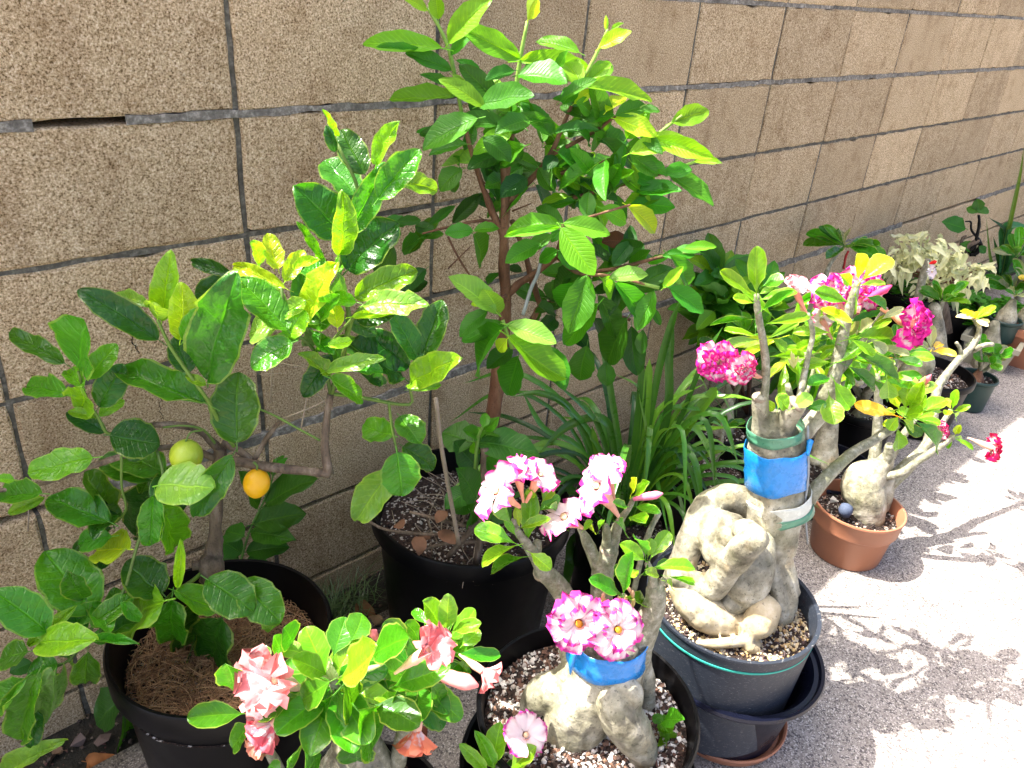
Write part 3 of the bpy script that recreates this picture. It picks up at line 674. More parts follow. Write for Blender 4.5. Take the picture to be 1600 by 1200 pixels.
for s in ('440 655 3,500 630 2.5,530 605 2', '422 630 2,425 570 1.6,421 550 1.4', '470 672 3,480 620 2,492 580 2', '405 585 1.3,440 583 1.3', '425 565 1.3,485 575 1.2', '520 640 3,480 600 2', '48 790 2.5,46 760 2,44 830 2.5'):
    pxtube('twig', s, .97, M_bamboo, lem, 6)
leaves(lem, 'cit', .9, """247 530 125 450 46 d,235 482 160 446 20 p,252 500 262 398 38 l,246 498 240 469 30 y,282 530 287 447 42 y,287 532 322 480 38 l,325 592 357 444 80 n,295 582 275 525 40 d,322 630 172 567 45 m,
322 602 290 585 15 l,370 692 370 582 72 n,102 568 5 510 30 n,122 575 125 502 55 m,135 592 180 536 33 l,105 615 32 600 36 m,155 635 192 572 44 n,130 605 103 578 24 l,127 638 139 596 44 l,155 650 195 621 20 l,165 675 105 645 28 d,152 652 105 641 16 l""")
leaves(lem, 'cit', .9, """362 430 307 412 22 d 1.0,360 441 306 466 36 d 1.0,172 680 250 690 60 d,258 742 163 695 52 m,235 748 158 717 44 n,145 715 37 735 44 l .86,65 771 -8 778 34 m .84,70 778 3 803 20 l .84,171 815 72 773 52 m .86,
177 817 137 737 38 n .88,22 750 -5 748 14 l .84,237 760 198 842 36 d .92,240 773 231 861 38 m .87,247 758 326 750 62 p .86,250 790 298 872 50 m .86,175 838 113 850 36 m .84,200 858 160 867 42 y .84,143 958 72 860 78 m .82,143 978 203 926 32 m .8,
73 987 -8 925 60 m .76,44 1018 -8 1032 40 m .74,44 1008 108 952 20 l .76,62 1005 128 990 46 l .74,128 993 108 925 38 n .79,140 1002 194 991 13 m .78,137 1018 133 1083 42 m .77,90 1037 39 1050 32 m .76,58 1054 20 1170 46 m .72,85 1051 79 1158 50 n .73,
38 1060 -12 1120 32 m .72,55 1106 52 1160 32 d .75,258 938 178 968 68 l .85,268 935 262 1020 52 m .86,254 927 200 878 64 n .85,277 917 283 850 16 y .84,274 923 332 952 38 l .86,323 905 396 955 64 m .87,376 908 438 971 58 m .89,431 967 422 996 26 l .9,
347 964 315 1048 70 d .9,309 937 297 1036 30 d .91,363 712 307 800 44 n .9,190 940 215 965 20 m .82""", dtip=.03)
leaves(lem, 'cit', .92, """445 450 355 410 28 y,407 412 400 380 18 l,435 420 419 366 29 y,428 420 422 392 18 y,445 440 474 392 26 y,460 420 487 402 12 y,450 515 372 430 54 m .9,380 455 357 432 16 l,442 500 382 520 44 p .91,457 535 389 570 44 m .9,450 527 475 485 40 l .89,
480 500 515 412 38 y .93,510 425 470 422 26 m .95,542 460 525 430 26 n .96,555 465 652 420 42 l .94,570 477 661 470 36 p .93,550 495 625 485 16 y .93,557 472 505 460 24 l .93,527 512 522 472 26 y .92,500 495 527 462 26 m .92,512 540 549 535 17 y .91,
502 520 500 567 20 n .93,517 587 472 550 18 l .93,510 580 595 557 24 p .92,547 572 596 580 24 m .94,515 590 575 625 28 l .92,630 590 540 545 50 d 1.0,640 572 572 520 52 d 1.02,655 565 615 487 36 n 1,660 560 686 464 44 n .99,640 600 715 560 44 l .98,640 608 692 598 17 l .98,
478 470 440 495 26 l .93,500 450 480 430 22 m .94,540 500 590 520 26 n .97,470 515 430 545 24 m .93,490 520 520 560 22 m .94,600 600 560 570 24 d 1.0""")
leaves(lem, 'cit', 1.0, """535 368 468 290 66 n,530 397 544 315 36 l .97,545 362 600 262 42 m .98,590 312 654 236 44 m .98,542 422 617 347 64 d 1.0,502 405 472 351 14 m,570 272 532 199 44 d,555 305 510 240 50 n,524 237 508 199 17 d,527 213 511 175 10 l,587 257 612 191 24 l,615 282 687 295 30 l .99,
530 425 535 394 16 l,540 330 560 290 24 n,614 680 568 664 40 m .99,625 650 657 690 40 m 1.0,630 697 681 731 36 n 1.0,620 707 630 776 60 m .97,612 735 566 806 50 p .97""")
def lemon(x, y, rx, ry, D, c1, c2, label):
    p = P(x, y, D); s = 1 / ppm(p); vs_, fs = [], []; A, B = 18, 28
    for i in range(A + 1):
        th = PI * i / A
        for j in range(B): ph = 2 * PI * j / B; k = 1 + (.09 * max(0, -math.cos(th)) ** 12) + .03 * max(0, math.cos(th)) ** 8; vs_.append((rx * s * math.sin(th) * math.cos(ph), rx * s * math.sin(th) * math.sin(ph), ry * s * math.cos(th) * k))
    for i in range(A):
        for j in range(B): a = i * B + j; b_ = i * B + (j + 1) % B; fs.append((a, a + B, b_ + B, b_))
    m, t, b = nm('lemon_skin'); n = N(t); co = t.nodes.new('ShaderNodeTexCoord').outputs['Object']; z = n.noise(co, 25, 3); sz = n.a('SeparateXYZ', i={0: co}).outputs[2]
    f = n.math('ADD', n.math('MULTIPLY', sz, 14), n.math('MULTIPLY', z, .9), clamp=True); n.l(n.mix(f, c1, c2), b.inputs['Base Color']); b.inputs['Roughness'].default_value = .38; b.inputs['Subsurface Weight'].default_value = .15; b.inputs['Subsurface Radius'].default_value = (.01, .006, .002)
    n.bump(n.voro(co, 620), .3, .001, b)
    o = link('lemon', mesh('lemon', vs_, fs, mat=m), lem, Matrix.Translation(p) @ Matrix.Rotation(.2, 4, 'Y'), label=label)
lemon(291, 712, 25, 26, .91, (.42, .5, .02), (.3, .42, .03), 'unripe yellow green lemon'); lemon(401, 755, 20.5, 24, .93, (.78, .42, .004), (.7, .36, .004), 'ripe deep yellow lemon')
pxtube('fruit_stem', '318 672 3 .93,298 676 3 .92,290 690 3 .91', .93, M_tint, lem).color = (.1, .18, .03, 1)
pxtube('fruit_stem', '396 722 4,402 728 3,401 734 3', .93, M_tint, lem).color = (.1, .18, .03, 1)
# ------------------------------------------------------------------ guava tree
gua = thing('potted_guava_tree', (.303, -.285, 0), 'tall guava tree with ribbed bright green leaves in a wide black pot against the wall', 'potted tree')
cg = (.303, -.285, 0)
lathe('pot', potprof(.165, .206, .35, .014, .045), M_black, gua, cg); soil(gua, cg, .19, .292, n=900, cols=DARK + [(.45, .42, .38)], size=.004)
for s in ('745 850 22 1.36,757 760 24 1.36,770 650 24 1.36,783 560 22 1.36,790 470 18 1.36,787 390 16 1.36,790 300 14 1.36,785 240 9 1.36', '790 465 13,812 442 12,835 428 11,870 400 8 1.33', '787 370 12,765 320 11,745 265 8,722 180 6,705 90 6,690 50 5,668 12 4',
          '790 320 10,830 280 9,860 242 8,882 190 7,908 132 6,936 76 4,950 45 3', '790 300 8,802 200 7,810 110 6,824 35 4', '858 244 7,930 205 6,962 182 5,1010 165 4', '860 275 7,950 250 6,1000 232 6,1020 216 5,1050 192 4,1065 180 3', '890 310 7,960 292 6,1038 270 5,1088 252 4',
          '870 400 8 1.33,900 425 7 1.3,955 432 6 1.28,1030 450 5 1.27', '900 425 6 1.3,960 420 6 1.3,1045 398 5 1.3,1085 393 4 1.3', '790 462 7 1.34,775 475 6 1.3,785 500 6 1.27,800 545 4 1.26', '790 470 5 1.34,765 455 5 1.3,740 440 3 1.27', '845 480 9 1.4,832 440 10 1.4,818 390 9 1.4,800 345 8 1.38',
          '832 500 10 1.4,845 480 9 1.4,880 470 7 1.38,930 480 6 1.36,985 500 5 1.34', '787 350 6,750 345 5,700 355 4,660 365 3', '700 370 4 1.42,715 400 3.5 1.42,740 440 3 1.42', '870 400 6 1.32,880 352 6 1.28', '880 352 5 1.28,950 330 4 1.28,985 320 4 1.28'):
    pxtube('branch', s, 1.36, M_gbark, gua, 8, .15)
for s in ('722 180 6,705 90 7,690 50 6,668 12 5', '800 200 8,810 110 7,824 33 5', '908 132 7,936 76 5.5,950 45 4', '962 182 6,1010 165 5', '1020 216 6,1050 192 5,1066 180 4', '1038 270 6,1088 252 5', '955 432 7 1.28,1030 450 6 1.27', '1045 398 6 1.3,1085 393 5 1.3', '785 500 7 1.268,800 545 5 1.258', '740 440 4,765 458 6 1.3'):
    pxtube('shoot', s, 1.358, M_tint, gua, 8, .1).color = (.2, .34, .06, 1)
for s in ('700 420 2.5 1.45,720 400 2,735 385 1.5', '800 330 3,830 318 2', '770 300 3,752 280 2', '765 350 2.5,748 338 2'): pxtube('twig', s, 1.4, M_gbark, gua, 6)
leaves(gua, 'gua', 1.34, """667 15 638 -4 17 y,685 30 680 -8 24 l,700 67 757 0 36 l,690 75 570 60 32 l,655 78 595 73 11 m,812 92 728 42 36 l,705 86 735 47 18 m,705 110 642 79 24 m,707 135 667 115 14 n,711 150 617 153 26 l,746 185 661 220 40 m 1.28,747 165 824 150 36 n 1.28,787 135 740 140 24 l,
729 225 672 236 20 m,770 250 696 256 22 p,722 265 685 292 32 m,755 215 797 245 32 n 1.28,805 110 762 120 18 n,752 115 717 91 14 m,707 117 732 147 18 p,825 31 832 3 22 y,905 82 842 60 20 l,812 95 922 104 28 l,907 132 885 95 32 l,810 117 879 120 34 m,936 75 981 51 22 y,947 47 947 21 7 p,955 46 972 37 6 p,
912 135 1017 148 28 l,902 135 880 157 24 m,897 162 925 140 17 y,915 185 875 160 20 n,922 175 907 160 22 m,947 174 974 152 20 y,962 180 1010 162 26 n,1000 172 1029 172 12 m,960 180 917 190 22 m,960 185 1022 207 30 y,1049 192 1103 175 32 l,1001 208 1031 235 19 n,1002 230 976 225 24 m,
1022 217 1106 243 30 l,1022 218 992 241 15 l,1085 252 1121 250 12 l,1037 270 1077 265 24 m,1040 269 1108 315 26 m,984 240 1027 270 26 n,940 217 990 260 24 n,930 207 937 231 26 m,867 207 930 198 17 n,862 212 820 162 28 m,795 182 860 190 14 m,872 237 907 265 30 m,870 245 852 260 22 d,
960 270 935 256 22 m,962 275 994 270 14 l,1022 285 995 275 22 m,1040 300 975 318 28 l,842 262 862 300 26 n,822 277 787 300 32 d,797 220 817 250 22 n""")
leaves(gua, 'gua', 1.3, """739 361 698 360 24 m,741 360 776 350 16 m,740 366 762 410 34 m,876 352 790 350 30 l 1.24,875 356 796 364 15 l 1.24,880 350 840 322 22 n,880 349 950 362 30 l 1.22,877 356 924 422 46 l 1.2,845 380 795 407 30 m,862 367 828 390 22 m,871 392 842 405 28 m,872 391 907 416 30 m,877 360 862 375 16 m,
940 325 981 345 28 l,982 322 1032 360 28 y,920 300 917 337 26 m,985 378 945 374 26 b 1.38,987 377 960 412 28 d,965 420 922 428 28 n,952 435 1009 424 24 p 1.25,940 436 955 462 22 l 1.25,917 430 891 515 48 m 1.22,897 442 865 490 36 m 1.26,910 430 872 460 26 n 1.3,897 420 860 452 30 d 1.33,935 475 897 532 38 m 1.27,
935 462 970 525 32 n 1.3,980 497 940 569 48 d 1.28,962 442 1011 497 34 m 1.25,1022 455 997 510 30 m 1.27,997 447 1050 417 30 n 1.3,1036 450 1064 419 17 l 1.25,1045 450 1095 485 30 m 1.25,1047 399 1096 450 28 m 1.28,1047 400 1010 410 14 m,1035 400 1085 395 18 m,1070 388 1115 385 15 l 1.28,987 510 995 577 36 d 1.32,1005 515 1004 547 19 d 1.25,
917 540 905 600 40 n 1.35,947 565 948 603 28 n 1.33,985 455 1040 440 22 n 1.32,1020 480 1030 505 12 n,1095 395 1060 385 14 m 1.28""")
leaves(gua, 'gua', 1.25, """775 487 710 437 36 p,780 490 756 447 34 p,762 485 718 520 26 m,787 507 727 529 30 m,787 512 720 576 42 m 1.22,792 507 862 532 34 p 1.22,795 525 865 591 44 l 1.21,792 530 777 547 22 y 1.22,797 528 818 535 8 o 1.22,748 465 728 462 10 l,752 478 738 473 12 y,800 545 765 572 30 n 1.28,810 557 802 607 40 m 1.28,850 540 880 602 38 m 1.28,
840 530 820 560 26 n 1.3""")
leaves(gua, 'gua', 1.42, """620 347 657 342 16 n,656 372 630 388 26 m,680 362 650 350 22 n,670 352 707 324 15 n,707 349 750 305 24 d,657 372 690 365 15 m,615 385 590 425 36 n,625 360 605 375 20 m,665 420 630 452 28 d,781 427 757 442 13 d,815 425 795 415 14 d,640 350 600 345 18 n,780 330 740 300 22 d,700 270 715 300 20 n,
850 470 838 500 12 d,770 250 740 262 20 n,640 455 665 440 20 d,690 340 655 395 20 n""")
fill(gua, 'gua', 34, 860, 255, 75, 55, 1.42, .08, 60, .5, 'dnnm', up=.7); fill(gua, 'gua', 22, 945, 300, 70, 30, 1.38, .06, 55, .5, 'nmml'); fill(gua, 'gua', 16, 760, 225, 60, 40, 1.4, .06, 55, .5, 'nndm'); fill(gua, 'gua', 22, 970, 430, 60, 40, 1.38, .06, 60, .48, 'ndnm'); fill(gua, 'gua', 10, 850, 140, 80, 40, 1.38, .05, 50, .45, 'nml')
fill(gua, 'gua', 10, 900, 480, 50, 30, 1.38, .05, 60, .45, 'dn')
fill(gua, 'gua', 14, 850, 190, 110, 45, 1.34, .07, 78, .46, 'nmml', up=.7); fill(gua, 'gua', 10, 960, 240, 60, 35, 1.33, .06, 78, .44, 'mmln', up=.7)
fill(lem, 'cit', 12, 110, 980, 70, 60, .82, .05, 75, .5, 'nmm', up=.6); fill(lem, 'cit', 10, 215, 800, 50, 60, .9, .04, 75, .5, 'nmd', up=.6); fill(lem, 'cit', 10, 500, 520, 70, 40, .98, .04, 80, .45, 'nmd', up=.6)
# pot understorey: stake, dead twigs, sprigs
pxtube('stake', '681 622 7 1.12,690 700 7 1.13,706 790 7 1.14,717 850 7 1.15', 1.13, M_bamboo, gua, 8, .04)
pxtube('support_rod', '817 492 6 1.3,830 450 6 1.33,845 410 6 1.35,872 262 5 1.42', 1.3, M_rod, gua, 10, 0)
for _ in range(70):
    a = R.uniform(0, 6.3); q = R.uniform(0, .13); x, y = cg[0] + q * math.cos(a) - .03, cg[1] + q * math.sin(a) + .0
    if R.random() < .5: e = V((x + R.uniform(-.12, .12), y + R.uniform(-.1, .1), .31 + R.uniform(0, .03))); s_ = V((x, y, .305))
    else: s_ = V((x * .6 + .11, y * .6 - .11, .3)); e = s_ + V((R.uniform(-.09, .09), R.uniform(-.06, .06), R.uniform(.05, .19)))
    m_ = s_.lerp(e, .5) + V((R.uniform(-.02, .02), R.uniform(-.02, .02), R.uniform(0, .02)))
    tube('twig', [s_, m_, e], [R.uniform(.0009, .002), .0006], R.choice([M_cbark, M_bamboo, M_bamboo]), gua, 5, .1, 3)
for s in ('565 808 4,605 828 5,680 835 5,745 832 4', '640 800 5,700 815 6,780 835 6', '700 870 9,735 830 10,775 795 9', '745 880 12,752 820 12,755 740 11,757 700 12', '640 870 5,690 850 6,780 845 5'): pxtube('twig', s, 1.17, M_cbark, gua, 7, .2)
for (x, y, s) in ((650, 838, .05), (685, 830, .05), (630, 825, .04), (665, 845, .05), (700, 800, .04)):
    p = P(x, y, 1.14 + R.random() * .04); v, f, uv = leafgeo('curl', int(x)); q = Matrix.Translation(p) @ Matrix.Rotation(R.uniform(0, 6), 4, 'Z') @ Matrix.Rotation(R.uniform(-.5, .5), 4, 'X') @ Matrix.Diagonal((s, s * .6, s * .35, 1)); link('dead_leaf', mesh('dead_leaf', v, f, uv, mat=M_dry), gua, q, (.16, .085, .05))
pxtube('stem', '742 740 6,745 700 6,748 680 5,760 655 4', 1.17, M_tint, gua).color = (.12, .24, .04, 1)
leaves(gua, 'small', 1.17, """742 693 690 672 50 n 1.2,742 690 845 705 44 n 1.2,745 730 715 690 36 d 1.22,742 780 725 735 32 n,735 765 695 790 30 n,745 770 710 800 28 n,765 790 800 810 34 n 1.2,748 810 770 795 30 n,752 683 745 660 20 m,758 672 775 655 16 m,748 682 725 672 18 m,760 680 778 672 22 m,755 668 760 642 14 m,
740 690 745 715 14 m,762 665 752 652 12 l,735 800 742 830 22 n,765 740 775 720 20 n""")
# ------------------------------------------------------------------ strap leaved plant
st = thing('potted_strap_leaf_plant', (.64, -.42, 0), 'clump of long arching strap leaves in a black pot right of the guava', 'potted plant')
cs = (.64, -.42, 0); lathe('pot', potprof(.09, .112, .25, .01, .03), M_black, st, cs); soil(st, cs, .1, .215, n=160, cols=DARK)
def ribbon(parent, pts, wm, mat, col, name='leaf', ch=.25, n=5, taper=.75):
    p2, r2 = smoothpath(pts, [1.0] * len(pts), n); v, f, uv = [], [], []; m_ = len(p2)
    for i, p in enumerate(p2):
        t = i / (m_ - 1); tg = (p2[min(i + 1, m_ - 1)] - p2[max(i - 1, 0)]).normalized(); vw = (CAM - p).normalized() * .6 + V((0, 0, 1)) * .9; vw = (vw - tg * vw.dot(tg)).normalized(); sd = vw.cross(tg)
        w_ = wm * (.75 + .25 * math.sin(t * PI)) * (1 if t < taper else max(.04, math.cos((t - taper) / (1 - taper) * PI / 2)))
        for j, s in enumerate((-1, -.5, 0, .5, 1)): v.append(p + sd * s * w_ * .5 + vw * ch * abs(s) ** 1.5 * w_ * .5); uv.append((t, j / 4))
    for i in range(m_ - 1):
        for j in range(4): a = i * 5 + j; f.append((a, a + 5, a + 6, a + 1))
    k = R.uniform(.7, 1.3); return link(name, mesh(name, v, f, uv, mat=mat), parent, color=tuple(c * k for c in col))
def pxribbon(parent, s, wpx, D, col, **k):
    pts = []
    for g in s.split(','):
        q = g.split(); pts.append(P(float(q[0]), float(q[1]), float(q[2]) if len(q) > 2 else D))
    ribbon(parent, pts, wpx / ppm(pts[len(pts) // 2]), M_str, col, **k)
SG = (.055, .19, .02); SL = (.14, .34, .03)
for s, w_, c in (('975 830,1010 700,1007 640,995 605,962 585 1.4', 13, SL), ('1000 820,1005 700,1012 600,1015 560', 14, SL), ('990 820,1040 660,1045 560,1052 500', 14, SG), ('1000 830,1060 690,1110 620,1120 605', 18, SL), ('985 800,1020 690,1050 665,1085 670,1108 705,1120 738', 13, SL),
                 ('985 830,990 720,1030 695,1062 728,1078 760', 14, SG), ('1000 810,1060 770,1100 735,1150 690 1.35', 10, SG), ('990 780,1050 680,1120 670,1175 668 1.3', 10, SL), ('1000 800,1065 650,1100 560,1130 510', 8, SG), ('990 800,1025 600,1045 520,1062 470', 12, SG), ('970 800,905 700,850 670,815 610', 11, SG),
                 ('965 790,930 690,870 625,790 610 1.5', 11, SG), ('960 790,900 650,850 615,800 620', 10, SG), ('965 800,960 700,940 655,890 665,845 705 1.35', 17, SG), ('960 820,915 720,860 690,800 680', 9, SG), ('970 820,930 760,890 750,850 735', 8, SG), ('975 810,940 680,915 640,870 600', 10, SG), ('985 800,960 650,945 560,938 545', 12, SG),
                 ('990 800,1060 640,1130 620,1180 625 1.4', 9, SL), ('1000 820,1080 750,1140 745,1158 762', 8, SG), ('1000 830,1060 720,1120 700,1165 715', 9, SG), ('960 830,940 740,930 695,925 665', 12, SL), ('985 830,955 770,915 765,905 800', 10, SG), ('990 830,1000 760,1020 730,1045 840 1.25', 8, SG),
                 ('950 850,900 840,890 880,882 930 1.3', 16, SG), ('960 840,925 850,918 885 ', 9, SG), ('985 820,1000 740,1080 700,1125 755', 9, SG), ('975 800,1000 720,1030 640,1100 600', 11, SL), ('955 820,905 770,860 790,885 830', 9, SG), ('950 830,890 760,840 765', 8, SG), ('1010 820,1050 760,1072 820,1078 850 1.3', 8, SG), ('980 790,1000 640,1003 560', 15, SG), ('985 790,1035 650,1095 640,1135 640', 9, SG)):
    pxribbon(st, s, w_, 1.46, c)
for _ in range(54):
    a = R.uniform(0, 6.3); r_ = R.uniform(.16, .42); h = R.uniform(.14, .42); x, y = cs[0] + .03 * math.cos(a), cs[1] + .03 * math.sin(a); dx, dy = math.cos(a), math.sin(a)
    if y + dy * r_ > -.04: dy *= .5; r_ *= .7
    if dy < -.55 and dx < .35: r_ *= .5
    pts = [V((x, y, .23)), V((x + dx * r_ * .3, y + dy * r_ * .3, .23 + h * .6)), V((x + dx * r_ * .7, min(-.02, y + dy * r_ * .7), .23 + h * .8)), V((x + dx * r_ * 1.05, min(-.02, y + dy * r_ * 1.05), .23 + h * R.uniform(.35, .7)))]
    ribbon(st, pts, R.uniform(.009, .016), M_str, R.choice([SG, SG, (.02, .08, .015), SL]))
# ------------------------------------------------------------------ rope rooted desert rose (big, middle right)
MAG = (.75, .02, .3); HOT = (.74, .03, .2)
DSH = .075
bigr = thing('potted_desert_rose', (.524, -.776, 0.05), 'desert rose with knotted rope like roots and a wide blue tape band, in charcoal tub', 'potted plant')
cb = (.524, -.776, .052)
o = lathe('pot', [(.13, 0), (.138, .004), (.156, .26), (.159, .263), (.159, .268), (.152, .267), (.15, .26), (.134, .02), (.0001, .02)], M_grey, bigr, cb, 96, wob=.006)
lathe('teal_stripe', [(.1545, .238), (.1562, .2383), (.1566, .2418), (.1547, .242), (.1545, .238)], M_teal, bigr, cb, 96, wob=.006)
soil(bigr, cb, .148, .225, n=2300, cols=PUM, size=.0042, mound=.02)
D = 1.13
fusepx('root', D, ['1185 800 60 1.15,1145 778 46 1.14,1105 792 46 1.12,1082 838 44 1.08,1066 880 44 1.06,1052 905 34 1.05', '1058 900 34 1.03,1085 912 40 1.03,1115 915 46 1.02,1138 885 46 1.01,1165 855 48 .99,1180 845 40 .99',
                  '1136 822 44 1.075,1146 834 48 1.065,1154 850 44 1.06', '1150 818 30 1.08,1120 812 34 1.08,1108 838 36 1.06,1118 868 38 1.03,1145 880 40 1.0', '1150 822 20 1.06,1165 830 40 1.03,1180 842 44 1.0'], M_cau, bigr, voxel=.0035, smooth=3)
fusepx('root', D, ['1190 850 44 1.06,1180 880 66 1.04,1165 910 74 1.03,1150 938 50 1.02,1140 945 30 1.01'], M_cau, bigr, voxel=.004, smooth=4)
fusepx('root', D, ['1066 918 46 1.03,1078 935 58 1.02,1100 955 62 1.01,1130 970 60 1.01,1160 972 44 1.02', '1180 945 40 1.02,1192 955 56 1.0,1185 972 52 .99,1172 985 40 .99,1178 1002 22 .98,1184 1015 18 .97,1170 1012 16 .96', '1168 1000 20 .97,1140 1004 18 .96,1112 1006 15 .96,1090 1004 8 .96'], M_cauo, bigr, voxel=.0035, smooth=3, label='ochre lower root')
fusepx('root', D, ['1215 820 46 1.12,1214 860 44 1.1,1228 900 36 1.08,1240 925 22 1.07', '1205 850 26 1.1,1222 900 22 1.07,1238 938 20 1.05,1230 965 20 1.04', '1200 880 22 1.08,1215 925 24 1.05,1222 960 24 1.04,1212 990 18 1.04'], M_cau, bigr, voxel=.0035, smooth=2)
fusepx('trunk', D, ['1205 850 80 1.12,1208 800 88 1.12,1212 760 88 1.13,1215 720 90 1.13,1212 690 84 1.13,1208 672 70 1.13', '1215 815 60 1.13,1232 795 56 1.13,1240 775 44 1.13,1230 750 36 1.13', '1190 690 32 1.12,1189 655 27 1.12,1188 624 27 1.12', '1218 690 38 1.12,1228 660 32 1.11,1238 640 34 1.1,1246 632 30 1.09',
                   '1236 700 34 1.14,1255 675 30 1.15,1278 650 28 1.17,1294 622 24 1.18'], M_cau, bigr, voxel=.004, smooth=5)
def cuttop(x, y, wpx, D, par, face):
    p = P(x, y, D); r = wpx / 2 / ppm(p); f_ = V(face).normalized(); v, f = tubegeo([p - f_ * r * .3, p + f_ * r * .12], [r * 1.02, r * .9], 14, .05); link('cut_end', mesh('cut_end', v, f, mat=M_bamboo), par)
cuttop(1188, 620, 26, 1.12, bigr, (-.1, -.1, 1)); cuttop(1246, 630, 30, 1.085, bigr, (.2, -.5, .8))
def band(par, pts, wpx, D, mat, zh, name, wob=.03, dx=1.0, lip=0):
    """tape wound round a limb: short open ring with thickness"""
    a, b_ = pts; A = P(*a, D); B = P(*b_, D); r = wpx / 2 / ppm(A); ax = (B - A).normalized(); L = (B - A).length; u = ax.orthogonal().normalized(); v_ = ax.cross(u); v, f = [], []; n = 40
    prof = [(1.0, 0), (1.03, .02), (1.01, .2), (1.035, .3), (1.0, .42), (1.03, .6), (1.005, .75), (1.03, .98), (1.0, 1)]
    for k in range(n):
        t = 2 * PI * k / n
        for (q, z) in prof:
            rr = r * (q + wob * noise.noise(V((math.cos(t) * 2, math.sin(t) * 2, z * 6)))); zz = z + zh * noise.noise(V((math.cos(t) * 1.4 + 5, math.sin(t) * 1.4, z * 2))) + lip * math.sin(t); v.append(A + (u * math.cos(t) + v_ * math.sin(t)) * rr + ax * L * zz)
    m_ = len(prof)
    for k in range(n):
        for j in range(m_ - 1): a_ = k * m_ + j; c = ((k + 1) % n) * m_ + j; f.append((a_, c, c + 1, a_ + 1))
    return link(name, mesh(name, v, f, mat=mat), par)
band(bigr, ((1212, 752), (1213, 692)), 93, 1.13, M_tape, .12, 'blue_tape'); band(bigr, ((1211, 680), (1211, 664)), 84, 1.13, M_gtape, .2, 'green_tape')
band(bigr, ((1216, 790), (1214, 768)), 99, 1.13, M_wtape, .25, 'clear_tape'); band(bigr, ((1217, 796), (1216, 785)), 101, 1.13, M_gtape, .3, 'green_tape')
tube('tape_end', [P(1262, 712, 1.08), P(1266, 690, 1.09), P(1263, 700, 1.1)], [.003, .006, .003], M_tape, bigr, 5)
for s in ('1262 665 4,1263 740 4,1258 790 4,1262 850 3', '1240 820 3.5,1237 845 3.5,1236 862 3.5'): pxtube('tie_string', s, 1.1, M_rod, bigr, 6, .1)
for s in ('1190 640 15 1.12,1196 600 13 1.12,1196 560 13 1.12,1190 520 12 1.12,1184 485 11 1.12,1182 460 9 1.12', '1290 625 26 1.18,1303 590 22 1.18,1313 545 19 1.19,1322 505 16 1.19,1333 465 15 1.19,1340 440 10 1.19', '1303 590 14 1.18,1330 560 10 1.2,1350 530 8 1.22,1385 480 7 1.22', '1245 640 12 1.1,1262 560 9 1.15,1270 520 8 1.16,1262 490 7 1.16',
          '1248 700 14 1.18,1240 640 12 1.2,1230 600 9 1.2', '1262 782 26 1.12,1285 752 21 1.14,1327 712 17 1.2,1370 685 15 1.25,1402 664 13 1.28', '1240 640 9 1.2,1262 610 7 1.22,1275 560 6 1.25', '1310 560 9 1.2,1340 600 8 1.25,1360 570 6 1.28'):
    pxtube('branch', s, 1.15, M_stem, bigr, 9, .08)
leaves(bigr, 'ade', 1.12, """1182 462 1183 388 28 l 1.1,1180 464 1121 426 20 l,1179 474 1142 466 15 y,1183 470 1245 450 15 l,1187 487 1237 456 13 m,1190 448 1222 432 17 m,1185 460 1206 447 9 p,1178 499 1115 502 9 m,1187 530 1130 537 15 p,1195 532 1247 503 13 p,1191 507 1272 489 17 l,1205 528 1232 547 15 l,
1203 557 1257 555 15 l,1232 640 1220 622 20 l 1.08,1235 640 1270 615 22 p 1.08,1215 640 1225 612 16 y 1.08,1260 640 1290 630 17 m,1295 615 1304 661 33 l 1.12,1302 592 1320 634 24 l 1.14,1188 625 1212 640 15 y,1250 590 1230 560 10 l,1300 590 1265 600 18 m 1.15""")
leaves(bigr, 'ade', 1.18, """1345 440 1391 392 32 y,1332 449 1301 422 17 l,1341 439 1341 399 18 y,1328 473 1264 457 22 l,1341 445 1383 443 10 p,1349 463 1394 478 15 m,1338 455 1330 490 18 p,1320 512 1289 476 17 p,1325 530 1405 520 22 l,1326 528 1370 555 14 l,1324 543 1403 593 19 n,1322 570 1380 605 20 m,1345 540 1320 570 12 l,
1301 566 1241 574 18 l,1300 570 1350 545 20 l,1300 520 1240 515 16 l,1290 530 1240 545 15 l,1355 520 1390 495 16 l,1360 530 1385 550 16 g,1385 590 1388 622 26 p,1400 560 1440 570 14 m,1375 500 1410 480 12 g,1340 520 1362 502 14 g""")
fill(bigr, 'ade', 30, 1250, 520, 70, 50, 1.28, .07, 62, .25, 'lmmly', up=.8); fill(bigr, 'ade', 16, 1330, 560, 50, 40, 1.3, .06, 60, .26, 'lmmg', up=.8)
fl = pflower(bigr, 1122, 565, 34, 1.08, V((-.6, -.75, .15)), 1185, 590, 1.12, col=MAG, alpha=.75, kind='double'); pflower(bigr, 1162, 578, 27, 1.07, V((-.35, -.9, 0)), 1190, 590, 1.12, col=HOT, alpha=.55, kind='double')
pflower(bigr, 1242, 452, 20, 1.2, V((-.3, -.3, .8)), 1262, 492, 1.18, col=(.8, .2, .25), alpha=.3, kind='wilt', tubecol=(.8, .25, .2)); pflower(bigr, 1300, 458, 34, 1.22, V((-.5, -.6, .5)), 1325, 500, 1.2, col=MAG, alpha=.6, kind='double')
pflower(bigr, 1352, 448, 38, 1.26, V((-.2, -.6, .7)), 1340, 490, 1.22, col=MAG, alpha=.6, kind='double', tubecol=(.8, .35, .3)); pflower(bigr, 1430, 508, 38, 1.2, V((-.15, -.95, .3)), 1376, 482, 1.22, col=MAG, alpha=.8, kind='double', tubecol=(.8, .33, .2))
